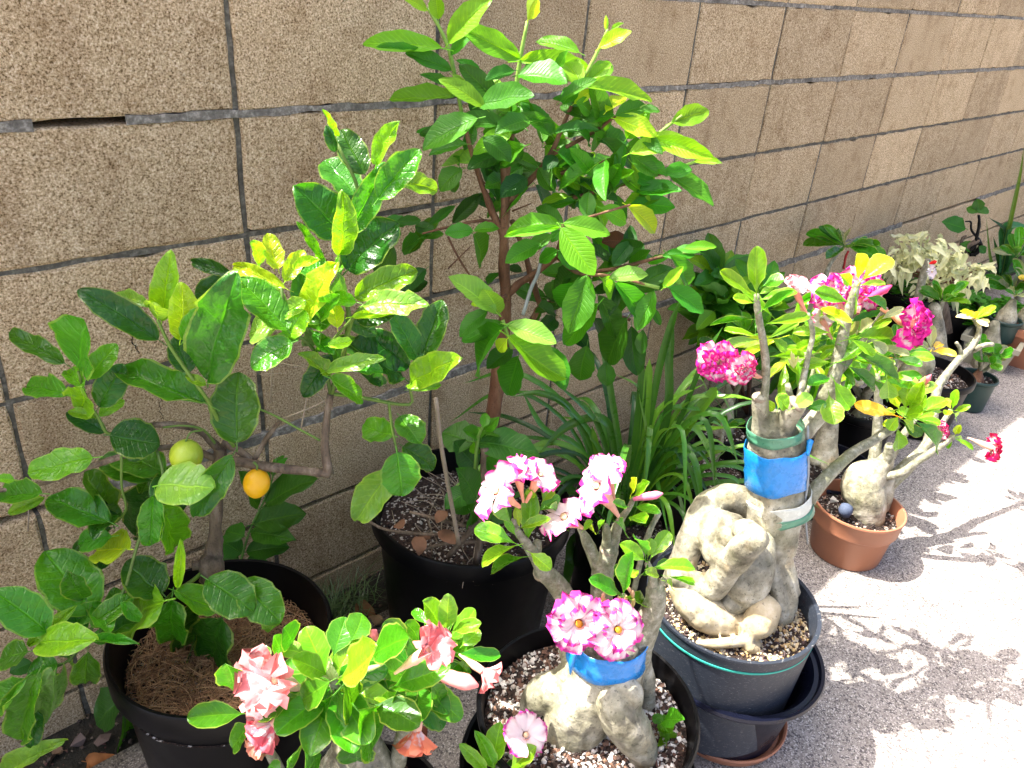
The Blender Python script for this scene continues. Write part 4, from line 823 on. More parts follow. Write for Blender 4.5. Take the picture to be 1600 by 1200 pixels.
pflower(bigr, 1285, 500, 24, 1.24, V((-.2, -.9, .3)), 1300, 530, 1.24, col=(.8, .15, .3), alpha=.4)
bud(bigr, 1350, 470, 1394, 446, 12, 1.22, (.75, .06, .2), 'flower_bud'); bud(bigr, 1265, 500, 1250, 478, 7, 1.2, (.7, .4, .2), 'flower_bud')
for (x, y) in ((1232, 560), (1240, 552), (1248, 556), (1236, 548)): bud(bigr, 1240, 575, x, y, 5, 1.14, (.55, .55, .2), 'flower_bud')
# rosette on the long side branch over the orange pot
leaves(bigr, 'ade', 1.28, """1402 650 1337 630 21 o 1.26,1405 650 1388 672 18 y,1410 655 1432 668 24 y,1412 650 1440 645 22 l,1405 640 1395 612 18 y,1415 640 1418 600 26 l,1420 640 1440 600 22 l,1425 645 1455 618 20 l,1425 655 1495 702 27 m 1.27,1402 668 1404 702 20 l 1.27,1400 640 1380 655 14 y,1430 650 1478 625 22 l,1415 635 1400 605 14 y,
1410 660 1440 680 18 n,1400 650 1385 640 12 o,1435 640 1468 640 16 p,1405 665 1378 660 12 y,1420 625 1462 600 18 p,1412 628 1398 595 20 l""")
for (x, y) in ((1430, 590), (1438, 596), (1446, 588), (1452, 600)): bud(bigr, 1432, 615, x, y, 8, 1.3, (.6, .5, .12), 'flower_bud')
bud(bigr, 1440, 605, 1455, 585, 8, 1.3, (.75, .15, .2), 'flower_bud')
DSH = 0.0
tub = thing('nursery_tub', (.542, -.797, .02), 'shiny navy black wide tub holding the charcoal planter with the teal line', 'tub')
lathe('tub', [(.112, 0), (.119, .004), (.14, .15), (.148, .158), (.166, .164), (.17, .17), (.168, .176), (.162, .175), (.158, .168), (.15, .168), (.144, .16), (.136, .148), (.116, .03), (.0001, .03)], M_blue, tub, (.542, -.797, .02), 96)
ter = link('saucer', None, None, Matrix.Translation((.545, -.80, .004))); bpy.data.objects.remove(ter)
ter = lathe('saucer', [(.105, 0), (.118, .004), (.126, .024), (.124, .028), (.12, .026), (.114, .008), (.0001, .008)], M_terra, None, (.552, -.805, .003), 72); ter['label'] = 'terracotta saucer on the pavement under the navy black tub'; ter['category'] = 'saucer'
# ------------------------------------------------------------------ caudex desert rose in front
DSH = .015
mid = thing('potted_desert_rose', (.147, -.76, 0), 'thick legged desert rose with white pink edged flowers, in a perlite filled black pot', 'potted plant')
cm_ = (.147, -.76, 0.012)
lathe('pot', potprof(.14, .176, .288, .008, .02, .0035), M_black, mid, cm_); soil(mid, cm_, .162, .25, n=3400, cols=PERL, size=.0048, mound=.012)
D = .86
fusepx('caudex', D, ['950 1008 112 .875,947 1042 126 .87,925 1075 124 .86,908 1105 108 .85,900 1130 98 .845', '900 1078 70 .86,862 1080 66 .865,838 1092 50 .87,828 1112 34 .875', '892 1115 84 .845,880 1150 68 .835,868 1185 60 .825,862 1240 58 .81', '918 1120 70 .85,940 1150 42 .845,953 1178 34 .84,948 1200 22 .84', '905 1050 40 .9,888 1015 32 .92,890 985 30 .93'], M_cau, mid, voxel=.0035, smooth=4)
fusepx('root', D, ['962 1066 40 .835,958 1092 60 .815,972 1122 72 .805,990 1150 66 .80,1004 1172 50 .80,994 1198 38 .81', '970 1068 40 .825,988 1082 38 .815,990 1100 30 .81'], M_cau, mid, voxel=.0035, smooth=3)
fusepx('root', D, ['1000 1030 36 .9,1008 1065 34 .9,1012 1100 24 .9,1016 1130 14 .9'], M_cau, mid, voxel=.0035, smooth=3)
band(mid, ((946, 1024), (951, 988)), 121, .87, M_tape, .2, 'blue_tape'); v_ = P(893, 1052, .81)
tube('tape_end', [P(898, 1018, .815), P(893, 1038, .81), P(891, 1054, .81)], [.006, .0045, .001], M_tape, mid, 4, 0)
fusepx('branch', D, ['915 1030 50 .88,905 990 38 .89,890 945 36 .89,868 910 32 .89,848 893 30 .89'], M_stem, mid, voxel=.003, smooth=5); fusepx('branch', D, ['945 1030 56 .89,945 985 46 .9,940 940 38 .91,942 890 34 .92,952 862 30 .93'], M_stem, mid, voxel=.003, smooth=5)
fusepx('branch', D, ['985 1030 60 .88,1000 995 50 .87,1015 965 40 .87,1024 940 34 .87,1025 922 32 .87'], M_stem, mid, voxel=.003, smooth=5)
for s in ('848 895 22 .89,835 868 19 .89,822 848 16 .89,808 830 12 .89,802 812 8 .89', '936 890 22 .92,925 862 20 .93,914 840 16 .93,905 822 8 .93', '952 864 24 .93,960 838 20 .94,968 815 13 .94,985 790 9 .94,990 778 7 .94', '1022 925 22 .87,1020 902 14 .87,1012 880 10 .87', '1025 922 14 .87,1038 905 10 .87', '972 960 14 .87,974 930 9 .86', '945 862 16 .93,948 835 14 .93,946 820 10 .93', '985 948 9 .88,1000 880 9 .9,1015 830 9 .92,1030 800 9 .93', '838 870 18 .9,840 846 12 .9'):
    pxtube('branch', s, .9, M_stem, mid, 9, .1)
cuttop(846, 893, 30, .89, mid, (-.6, 0, .8)); cuttop(952, 858, 30, .93, mid, (0, -.2, 1))
leaves(mid, 'ade', .88, """807 850 742 822 30 l,800 820 782 777 22 m,822 850 830 775 28 l .89,847 785 862 761 19 l .9,840 800 871 772 20 m .9,825 780 833 762 15 l .9,810 827 850 805 15 l,812 825 807 795 13 y,807 852 745 877 22 l,820 870 757 887 22 m .87,826 862 862 884 23 l .87,872 800 858 790 14 m .91,806 838 790 812 12 l,
818 820 812 790 14 l .89,987 777 1026 755 16 l .93,990 791 1026 795 13 m .93,985 807 1006 810 15 l .92,982 792 960 785 13 m,962 815 982 830 19 m,930 833 907 820 11 y .92,885 828 862 822 13 l .9,935 830 942 809 9 l .92,985 775 1005 745 12 y .93,1010 877 974 850 23 l .86,1009 872 1000 828 20 m .87,1015 875 1045 832 24 l .87,
1017 887 1091 875 20 l .86,1012 872 1018 842 18 l .88,974 930 985 867 24 m .85,972 931 934 902 22 m .85,975 932 1011 946 18 l .84,976 885 952 895 15 m .87,1020 890 1050 880 16 n .87,1030 900 1018 892 12 l .86,1037 907 1055 917 13 y .86,1042 900 1085 912 11 l .86,1012 880 1005 905 14 m .86,1000 890 985 900 12 l .86,910 830 925 815 10 l""")
W_ = (.72, .05, .36)
pflower(mid, 772, 766, 46, .86, LFT * .8 + UP * .45 + TOCAM * .3, 812, 792, .89, col=W_, alpha=.4, tubecol=(.82, .38, .25)); pflower(mid, 808, 733, 29, .9, LFT * .25 + UP + TOCAM * .2, 818, 785, .9, col=W_, alpha=.5, tubecol=(.82, .38, .25)); pflower(mid, 846, 740, 32, .9, LFT * -.5 + UP * .9 + TOCAM * .2, 822, 785, .9, col=W_, alpha=.5, tubecol=(.82, .38, .25))
pflower(mid, 930, 758, 48, .9, LFT * .8 + UP * .5 + TOCAM * .25, 966, 806, .93, col=W_, alpha=.45, tubecol=(.82, .4, .32)); pflower(mid, 948, 728, 28, .92, LFT * .1 + UP + TOCAM * .25, 962, 790, .93, col=W_, alpha=.5); pflower(mid, 880, 806, 42, .88, LFT * .55 + UP * .9 + TOCAM * .1, 910, 825, .91, col=W_, alpha=.4, tubecol=(.82, .4, .3))
bud(mid, 990, 780, 1036, 771, 14, .93, (.85, .2, .35), 'flower_bud')
pflower(mid, 905, 975, 46, .80, V((-.55, -.75, .3)), 935, 1005, .85, col=W_, kind='semi', alpha=.5, eye=(.6, .25, .02)); pflower(mid, 967, 984, 44, .80, V((-.2, -.8, .55)), 955, 1010, .85, col=W_, kind='semi', alpha=.45, eye=(.75, .38, .02)); pflower(mid, 912, 955, 26, .84, V((-.1, -.5, .85)), 925, 990, .87, col=W_, kind='semi', alpha=.55)
pflower(mid, 822, 1148, 35, .76, V((-.3, -.6, .75)), 815, 1200, .78, col=W_, alpha=.4, eye=(.8, .5, .3))
pxtube('branch', '840 1240 16 .8,815 1215 12 .78,800 1200 8 .77,775 1200 7 .76', .78, M_stem, mid, 8)
leaves(mid, 'ade', .75, "770 1205 777 1136 32 l,795 1207 830 1167 26 l,768 1212 727 1172 20 l,772 1206 762 1165 20 l,780 1212 810 1195 24 m,765 1215 735 1205 24 l", up=.4)
for _ in range(12):
    x, y = R.uniform(932, 990), R.uniform(918, 946); bud(mid, x, y + 12, x + R.uniform(-12, 12), y - 2, 6, .86, R.choice([(.6, .35, .2), (.5, .42, .15), (.7, .4, .3)]), 'calyx')
spr = thing('seedling', P(1045, 1165, .88), 'small light green seedling in perlite at the right rim of the front pot', 'seedling')
pxtube('stem', '1040 1172 3,1038 1150 3,1036 1128 3', .84, M_tint, spr).color = (.25, .4, .06, 1)
leaves(spr, 'small', .835, '1036 1128 1020 1118 16 m,1037 1126 1060 1120 22 m,1036 1132 1030 1160 18 l,1038 1140 1050 1172 22 l,1036 1135 1048 1142 16 l,1036 1130 1044 1112 12 m,1034 1140 1020 1150 12 p,1042 1150 1028 1165 10 l', up=.8)
pt = link('fallen_petal', PETAL[1], None, Matrix.Translation(P(943, 1195, .8)) @ Matrix.Rotation(.5, 4, 'Y') @ Matrix.Rotation(1.9, 4, 'Z') @ Matrix.Scale(.026, 4), (.6, .03, .08)); pt.color = (.55, .02, .07, 1); pt['label'] = 'dark pink fallen petal on the soil in front of the thick caudex'; pt['category'] = 'petal'
DSH = 0.0
dish = lathe('saucer_pot', [(.155, 0), (.162, .004), (.192, .15), (.198, .156), (.196, .16), (.19, .158), (.187, .15), (.158, .01), (.0001, .01)], M_black, None, (.147, -.76, .001), 90); dish['label'] = 'low black outer pot around the foot of the front desert rose pot'; dish['category'] = 'outer pot'
# ------------------------------------------------------------------ salmon flowered desert rose, nearest the camera
fr = thing('potted_desert_rose', (-.19, -.62, 0), 'foreground desert rose with broad glossy leaves and drooping salmon pink flowers near the bottom edge', 'potted plant')
cf = (-.19, -.64, 0.0); lathe('pot', potprof(.1, .12, .22, .01, .03), M_black, fr, cf); soil(fr, cf, .108, .19, n=300)
pf = lambda x, y, D: P(x, y, D)
B0 = V((-.19, -.62, .2))
def pt2(s): return [P(*map(float, g.split())) for g in s.split(',')]
tube('trunk', [V((-.19, -.62, .19)), V((-.19, -.62, .25)), V((-.185, -.61, .3)), V((-.18, -.61, .36))], [.05, .055, .04, .022], M_cau, fr, 16, .1, 6)
tk = V((-.18, -.61, .36))
tube('branch', [tk] + pt2('612 1200 .76,630 1150 .76,640 1110 .76,655 1070 .77,690 1010 .78'), [.02, .013, .011, .009, .007, .005], M_stem, fr, 10, .08, 5)
tube('branch', [tk] + pt2('560 1230 .74,545 1160 .73,530 1110 .72,521 1062 .72'), [.018, .012, .009, .008, .006], M_stem, fr, 10, .08, 5)
tube('branch', [tk] + pt2('470 1240 .74,430 1190 .72,410 1140 .71,440 1080 .72'), [.016, .01, .008, .006, .004], M_stem, fr, 10, .08, 5)
leaves(fr, 'adw', .7, """367 1082 355 1024 40 m,393 1057 393 1026 30 m,422 1036 402 1013 26 m,440 1029 431 996 26 m,457 1007 452 984 30 m,478 1022 443 1014 24 p,510 1051 478 981 42 l,511 1055 468 1028 32 l,517 1064 463 1097 42 m .68,466 1086 395 1110 44 m .67,530 1045 554 993 32 l .69,521 1025 539 965 38 m .72,548 1002 568 958 38 m .73,
530 1063 611 1011 50 l .68,580 1025 628 994 44 m .71,535 1073 563 1113 50 m .67,559 1109 585 1167 60 m .66,521 1086 450 1183 54 m .67,382 1115 291 1125 36 m .7,390 1130 374 1165 22 m,554 1142 557 1208 54 n .69,450 1215 434 1178 42 m .68,478 1210 492 1182 30 m,440 1205 420 1195 30 m,610 1085 578 1068 24 n .73,582 1100 652 1132 46 n .7,
640 1092 698 1126 44 n .74,607 1077 672 1071 18 m .72,615 1072 686 1040 38 m .72,635 1015 610 977 32 m .76,615 1020 592 984 38 n .75,655 1000 640 975 20 m .77,667 976 645 949 16 m .79,690 982 670 942 26 l .8,697 984 700 939 28 p .81,707 986 747 972 20 l .8,721 1010 748 983 24 l .79,700 990 688 975 18 m .8,715 1020 777 1027 20 m .78,
715 1035 740 1053 20 l .77,715 1022 700 1000 20 n .78,672 1065 697 1102 28 m .75,620 1080 604 1104 18 m,700 1050 735 1045 16 m .78,640 1085 610 1120 26 n .75,505 1060 480 1075 20 n .73,545 1060 575 1075 26 n .74,650 1050 690 1060 24 n .77,600 1050 560 1020 34 n .76,660 1040 640 1000 26 n .78""", up=.45, jit=.1)
leaves(lem, 'cit', .76, "0 1212 72 1160 26 p", up=.3)
rosette(fr, P(521, 1072, .72), 17, .088, .043, 'mmml', 'adw', .9, (-.35, .35)); rosette(fr, P(655, 1062, .775), 14, .075, .036, 'mmmn', 'adw', .9, (-.3, .5)); rosette(fr, P(700, 1000, .81), 8, .06, .028, 'mml', 'adw', .8, (.2, .9))
SAL = (.86, .26, .26)
def droop(x0, y0, x1, y1, rpx, D, kind='wilt', tc=(.85, .5, .36), col=SAL):
    A = P(x0, y0, D); C_ = P(x1, y1, D - .015); r = rpx / ppm(C_); flower(fr, C_, (C_ - A), r, col, .95, kind, base=A, tubecol=tc)
droop(617, 1052, 668, 1016, 38, .69); droop(717, 1022, 756, 1050, 26, .77); bud(fr, 675, 1050, 748, 1072, 26, .74, (.82, .3, .28), 'flower_bud'); droop(655, 1112, 651, 1145, 32, .71, tc=(.8, .45, .3), col=(.85, .27, .16))
flower(fr, P(430, 1062, .68), V((-.6, -.3, .5)), 50 / ppm(P(430, 1062, .68)), (.83, .3, .3), .9, 'wilt', base=P(480, 1080, .72), tubecol=(.85, .5, .4)); flower(fr, P(400, 1092, .68), V((-.8, -.3, .2)), 40 / ppm(P(400, 1092, .68)), (.84, .38, .34), .9, 'single', base=P(470, 1100, .72), tubecol=(.85, .6, .45))
droop(462, 1098, 425, 1135, 32, .69, col=(.83, .17, .22)); droop(450, 1110, 408, 1160, 20, .7, col=(.7, .3, .2))
for (x, y) in ((514, 1034), (518, 1040), (522, 1046), (511, 1046), (526, 1052), (466, 1030), (470, 1038), (600, 1038)): bud(fr, 521, 1062, x, y, 9, .705, (.42, .5, .18), 'flower_bud')
bud(fr, 590, 1000, 580, 985, 14, .74, (.85, .2, .25), 'flower_bud')
# ------------------------------------------------------------------ desert rose in the orange pot
org = thing('potted_desert_rose', (1.28, -.705, 0), 'pale bottle shaped desert rose with magenta flowers in an orange brown plastic pot', 'potted plant')
co_ = (1.28, -.705, 0); lathe('pot', [(.085, 0), (.09, .005), (.1, .088), (.104, .092), (.105, .1), (.11, .104), (.113, .145), (.116, .149), (.115, .153), (.11, .153), (.107, .147), (.096, .1), (.084, .02), (.0001, .02)], M_terra, org, co_, 72); soil(org, co_, .1, .118, n=420, cols=DARK + [(.3, .2, .15)], size=.005)
D = 1.74
fusepx('caudex', D, ['1357 815 46 1.7,1356 790 56 1.71,1348 765 66 1.73,1352 748 62 1.74,1368 735 44 1.75,1380 722 32 1.76', '1375 790 30 1.74,1378 770 36 1.75,1380 748 34 1.76'], M_cau, org, voxel=.004, smooth=5)
for s in ('1360 748 22 1.75,1366 710 18 1.77,1371 670 15 1.79,1372 620 13 1.8,1370 585 9 1.8', '1376 738 20 1.75,1388 710 17 1.75,1391 695 15 1.75', '1382 735 14 1.77,1400 700 13 1.78,1415 675 12 1.79,1430 655 8 1.8', '1384 745 14 1.73,1410 738 13 1.72,1432 722 12 1.72,1466 700 11 1.72,1490 682 8 1.73', '1388 755 12 1.78,1420 725 14 1.8,1445 700 14 1.82,1470 665 9 1.84,1486 640 7 1.85'):
    pxtube('branch', s, 1.75, M_stem, org, 9, .08)
leaves(org, 'ade', 1.76, "1490 682 1510 690 9 l,1488 684 1525 700 7 l,1492 680 1500 665 11 y,1486 682 1480 700 8 l,1487 640 1468 615 14 y,1488 640 1492 612 12 l,1490 642 1512 635 10 l,1490 645 1500 655 11 l,1485 640 1478 648 12 y,1430 655 1462 640 14 l,1430 652 1445 630 14 y,1428 655 1410 640 12 l,1370 590 1350 570 12 m,1372 588 1392 565 14 l,1370 585 1375 560 12 l,1430 655 1470 660 13 l")
pflower(org, 1553, 700, 21, 1.7, V((.5, -.7, .1)), 1512, 684, 1.72, col=(.75, .006, .1), alpha=1., kind='double', tubecol=(.8, .5, .35)); pflower(org, 1474, 672, 14, 1.74, V((-.1, -.7, .5)), 1486, 690, 1.74, col=(.7, .005, .15), alpha=.7, kind='double')
nb_ = P(1322, 795, 1.68); v, f = tubegeo([nb_ + V((0, 0, -.02)), nb_ + V((0, 0, -.005)), nb_ + V((0, 0, .008)), nb_ + V((0, 0, .014))], [.013, .018, .015, .005], 16); o = link('net_ball', mesh('net_ball', v, f, mat=M_mesh)); o['label'] = 'grey blue netted lump on the soil of the orange brown pot'; o['category'] = 'net ball'
p = P(1303, 782, 1.72); o = link('stone', chipmesh([(V((0, 0, 0)), .016, (.4, .38, .33))], 'stone'), None, Matrix.Translation(p)); o['label'] = 'pale grey stone left of the netted lump in the orange brown pot'; o['category'] = 'stone'
p = P(1316, 763, 1.76); o = link('fallen_flower', PETAL[2], None, Matrix.Translation(p) @ Matrix.Rotation(1.2, 4, 'X') @ Matrix.Scale(.025, 4)); o.color = (.75, .25, .15, 1); o['label'] = 'withered salmon bloom on the soil at the back of the orange brown pot'; o['category'] = 'withered flower'
# ------------------------------------------------------------------ pots further back
def small_pot(name, x, y, h, rt, label, cat='potted plant', mat=None, rb=None, px=None, sz=.0045, dark=True):
    c = gp(x, y, h); c = V((c.x, min(c.y, -rt - .015), 0)); t = thing(name, c, label, cat); lathe('pot', potprof(rb or rt * .78, rt, h, rt * .07, h * .13, .004), mat or M_black, t, c, 56)
    soil(t, c, rt * .9, h * .84, n=260, cols=DARK + ([] if dark else PERL), size=sz); return t, c
def bulb(t, c, z, r, h, mat=M_cau, dx=0, dy=0, lean=(0, 0)):
    b = V((c[0] + dx, c[1] + dy, z)); return fuse('caudex', [([b - V((0, 0, .02)), b + V((lean[0] * .3, lean[1] * .3, h * .3)), b + V((lean[0] * .7, lean[1] * .7, h * .7)), b + V((lean[0], lean[1], h))], [r, r * .95, r * .6, r * .38])], mat, t, voxel=max(.004, r / 9), smooth=4)
def stem_to(t, a, b, r0, r1, mat=M_stem, bow=.02):
    m_ = a.lerp(b, .5) + V((R.uniform(-bow, bow), R.uniform(-bow, bow), 0)); tube('branch', [a, m_, b], [r0, (r0 + r1) / 2, r1], mat, t, 8, .1, 4)
t, c = small_pot('potted_desert_rose', 1130, 668, .15, .085, 'small bottle trunked desert rose in a black pot right of the strap leaf clump', dark=False); bulb(t, c, .12, .034, .12)
top = c + V((0, 0, .25)); stem_to(t, c + V((0, 0, .2)), P(1140, 560, 2.05), .01, .006); stem_to(t, c + V((0, 0, .2)), P(1165, 520, 2.08), .009, .005)
for q in ((1140, 560, 2.05), (1165, 520, 2.08)): rosette(t, P(*q), 14, .09, .035, 'nmml')
t, c = small_pot('pot_of_soil', 1105, 725, .2, .112, 'black pot of bare dark soil behind the overhanging strap leaves', 'pot')
tube('branch', [c + V((.02, 0, .16)), c + V((.03, -.01, .24)), c + V((.04, 0, .3))], [.008, .006, .004], M_stem, t, 7); rosette(t, c + V((.04, 0, .3)), 7, .06, .022, 'nd')
c3 = V((1.43, -.54, 0)); t = thing('potted_desert_rose', c3, 'grey trunked desert rose with curling surface roots in wide dark pot behind the orange one', 'potted plant'); lathe('pot', potprof(.115, .142, .13, .008, .03), M_blue, t, c3, 64); soil(t, c3, .13, .1, n=420, cols=DARK)
fusepx('caudex', 1.85, ['1288 712 42 1.84,1290 690 36 1.85,1297 660 26 1.86,1300 640 22 1.87', '1285 715 18 1.83,1272 722 12 1.8,1268 716 8 1.8', '1290 718 16 1.82,1305 728 12 1.8,1318 720 8 1.8', '1282 718 14 1.82,1290 732 12 1.79,1302 733 8 1.78'], M_cau, t, voxel=.004, smooth=3)
for s in ('1298 645 16 1.87,1285 600 10 1.9,1262 565 8 1.92', '1300 640 16 1.87,1315 600 10 1.9,1330 560 7 1.92'): pxtube('branch', s, 1.88, M_stem, t, 8)
for q in ((1262, 565, 1.92), (1330, 560, 1.92), (1290, 590, 1.9)): rosette(t, P(*q), 12, .1, .034, 'lmml')
c4 = V((1.76, -.47, 0)); t = thing('potted_desert_rose', c4, 'desert rose with a pale stub root in tall black pot behind the wide dark pot', 'potted plant'); lathe('pot', potprof(.09, .118, .19, .008, .03), M_black, t, c4, 56); soil(t, c4, .105, .165, n=420, cols=DARK + PERL)
bulb(t, c4, .15, .03, .06, dx=-.04, dy=-.02); bulb(t, c4, .14, .026, .1, dx=.0)
for q in ((1345, 565, 2.1), (1375, 600, 2.05), (1320, 540, 2.15), (1400, 560, 2.15)): stem_to(t, c4 + V((0, 0, .2)), P(*q), .012, .006); rosette(t, P(*q), 11, .1, .034, 'lmgm')
t, c = small_pot('potted_desert_rose', 1262, 582, .12, .055, 'tiny black pot by the wall among the green leaves', dark=False); bulb(t, c, .09, .02, .07)
rosette(t, c + V((0, 0, .16)), 8, .05, .02, 'nm')
t, c5 = small_pot('potted_desert_rose', 1455, 578, .22, .14, 'leaning grey cone trunk desert rose in a big open black pot', sz=.006, dark=False)
fusepx('caudex', 2.42, ['1415 585 66 2.42,1435 565 50 2.42,1428 535 26 2.42,1418 505 14 2.42'], M_cau, t, voxel=.006, smooth=4)
for s in ('1425 540 12 2.42,1412 525 9 2.42,1400 560 8 2.3,1395 590 8 2.3', '1400 590 10 2.3,1425 560 9 2.3,1445 548 7 2.3,1460 545 6 2.3'): pxtube('branch', s, 2.4, M_stem, t, 8)
for q in ((1400, 560, 2.32), (1455, 548, 2.3)): rosette(t, P(*q), 6, .08, .03, 'gol')
for q_ in ('1386 757 24 1.76,1418 727 21 1.79,1448 697 18 1.83,1456 665 17 1.86,1463 612 14 1.9,1480 583 11 1.93,1503 556 10 1.97,1520 540 10 2.0,1530 515 8 2.02,1520 495 6 2.03', '1503 557 8 1.97,1500 545 6 1.97,1494 535 5 1.97', '1522 548 8 2.0,1535 540 8 1.98,1552 538 7 1.98'): pxtube('branch', q_, 1.9, M_stem, org, 9, .15, label='pale bare knobbly branch')
rosette(org, P(1522, 500, 2.03), 14, .055, .017, 'ocly')
t, c6 = small_pot('potted_desert_rose', 1529, 587, .13, .069, 'small leafy plant in a dark green pot on the pavement at the right', mat=M_greenp)
bulb(t, c6, .1, .03, .05, dx=-.01, mat=M_gbark)
for k in range(5): a = k * 1.3; q = c6 + V((.035 * math.cos(a), .035 * math.sin(a), .2 + .02 * (k % 3))); stem_to(t, c6 + V((0, 0, .14)), q, .006, .003); rosette(t, q, 8, .055, .035, 'mmgn')
# planters at the far right
def square_planter(name, c, s0, s1, h, mat, label):
    v, f = [], []
    for (s, z) in ((s0, 0), (s1, h * .82), (s1 + .012, h * .82), (s1 + .014, h), (s1 - .004, h), (s0 - .01, .02)):
        for k in range(4): a = PI / 4 + k * PI / 2 + .15; v.append((c.x + s * 1.414 * math.cos(a), c.y + s * 1.414 * math.sin(a), z))
    for l in range(5):
        for k in range(4): a = l * 4 + k; b_ = l * 4 + (k + 1) % 4; f.append((a, b_, b_ + 4, a + 4))
    f.append((3, 2, 1, 0)); f.append((20, 21, 22, 23)); o = link(name, mesh(name, v, f, smooth=False, mat=mat)); o['label'] = label; o['category'] = 'planter'; return o
c7 = gp(1548, 545, .06); square_planter('clay_planter', V((c7.x, c7.y, 0)), .075, .095, .12, M_beige, 'square beige clay planter on the pavement at the right edge'); cx7 = V((c7.x, c7.y, 0))
t = thing('potted_desert_rose', cx7 + V((.03, -.03, .13)), 'dark green pot holding a translucent grey bulb trunk, standing on the beige planter', 'potted plant'); cq = cx7 + V((.01, -.01, .1)); lathe('pot', potprof(.052, .064, .1, .005, .018), M_greenp, t, cq, 48); soil(t, cq, .056, .08, n=100, cols=DARK); bulb(t, cq, .08 + cq.z, .042, .09)
rosette(t, cq + V((0, 0, .2)), 6, .045, .018, 'gnm')
c8 = gp(1600, 540, .1); square_planter('terracotta_planter', V((c8.x + .1, c8.y + .02, 0)), .1, .13, .17, M_terra, 'terracotta coloured square planter at the right edge behind the beige one')
t = thing('succulent_stump', V((c8.x + .05, c8.y + .03, .2)), 'swollen grey desert rose stump with leafy shoots in the terracotta coloured planter', 'plant'); q8 = V((c8.x + .08, c8.y + .03, .14)); bulb(t, q8, .16, .055, .14, lean=(.02, 0))
for k in range(5): a = k * 1.3; q = q8 + V((.07 * math.cos(a), .07 * math.sin(a), .3 + .05 * (k % 3))); stem_to(t, q8 + V((0, 0, .12)), q, .01, .005); rosette(t, q, 9, .09, .03, 'gnm')
# dark pot with ground cover, left of the cream bush
t, c9 = small_pot('potted_clover', 1412, 450, .24, .135, 'black ridged pot brimming with small round green leaves below the cream bush', rb=.11)
for k in range(3): lathe('ridge', [(.127 - .003 * k, .2 - .035 * k), (.131 - .003 * k, .197 - .035 * k), (.126 - .003 * k, .192 - .035 * k), (.127 - .003 * k, .2 - .035 * k)], M_black, t, c9, 48)
def groundcover(par, c, r, z, n, L, tones, name='leaf', sq=1.0, rz=0.):
    v, f, uv = [], [], []
    for _ in range(n):
        a = R.uniform(0, 6.3); q = r * math.sqrt(R.random()); x, y = q * math.cos(a), q * math.sin(a) * sq; x, y = x * math.cos(rz) - y * math.sin(rz), x * math.sin(rz) + y * math.cos(rz)
        zz = z + R.uniform(-.01, .035) + .02 * (1 - q / r); l = L * R.uniform(.6, 1.2); d = R.uniform(0, 6.3); tx, ty = R.uniform(-.4, .4), R.uniform(-.4, .4); b = len(v); zz += .03 * noise.noise(V((x * 14, y * 14, 2))); v.append((x, y, zz)); uv.append((.5, .5))
        for k in range(7): e = d + 2 * PI * k / 7; rr = l * .5 * (1 + .12 * math.cos(2 * (e - d))); dx, dy = math.cos(e) * rr, math.sin(e) * rr; v.append((x + dx, y + dy, zz + dx * tx + dy * ty + l * .1)); uv.append((.5 + .4 * math.cos(e), .5 + .4 * math.sin(e)))
        for k in range(7): f.append((b, b + 1 + k, b + 1 + (k + 1) % 7))
    o = link(name, mesh(name, v, f, uv, mat=M_gua), par, Matrix.Translation(c), TONE[tones], kind='stuff'); return o
groundcover(t, c9, .14, .24, 420, .022, 'm', 'foliage')
gcv = groundcover(None, gp(1518, 488, .14), .3, 0, 2300, .026, 'm', 'ground_cover', .55, -.75); gcv['label'] = 'bright green low ground cover spilling between the pots under the cream bush'; gcv['category'] = 'ground cover'
v, f, uv = [], [], []
# cream leaved bush: crown of weeping narrow leaves on thin twigs
cr = thing('variegated_bush', V((2.95, -.24, 0)), 'weeping bush of narrow curled cream leaves by the wall', 'bush')
pxtube('trunk', '1480 520 16 3.1,1475 480 14 3.12,1465 440 10 3.15,1455 410 7 3.18', 3.1, M_cbark, cr, 8)
lathe('pot', potprof(.1, .13, .2, .008, .03), M_black, cr, V((2.98, -.26, 0)), 48); soil(cr, V((2.98, -.26, 0)), .118, .17, n=0)
CL = ((1440, 385, 42, 24), (1475, 400, 34, 24), (1420, 405, 34, 18), (1500, 425, 36, 22), (1530, 425, 20, 18), (1485, 445, 44, 20), (1455, 450, 26, 12), (1395, 418, 22, 12))
for (x, y, rx, ry) in CL:
    for _ in range(5): a, b_ = R.uniform(-rx, rx) * .7, R.uniform(-ry, ry) * .7; stem_to(cr, P(1468, 440, 3.14), P(x + a, y + b_, 3.12), .004, .002, M_gbark, .01)
def weep(par, x, y, D):
    A = P(x, y, D); a = R.uniform(0, 6.3); l = R.uniform(.055, .085); B = A + V((math.cos(a) * l * .75, math.sin(a) * l * .75, R.uniform(-.05, .015)))
    if B.y > -.02: B.y = -.02
    place_leaf(par, 'crm', A, B, 0, R.choice('ccccccc'), 1.2, .5, worldw=.021)
for i in range(285):
    x, y, rx, ry = CL[R.choice((0, 0, 0, 1, 1, 2, 2, 3, 3, 4, 5, 5, 5, 6, 7))]; a = R.uniform(0, 6.3); q = math.sqrt(R.random()); weep(cr, x + rx * q * math.cos(a), y + ry * q * math.sin(a), R.uniform(2.95, 3.18))
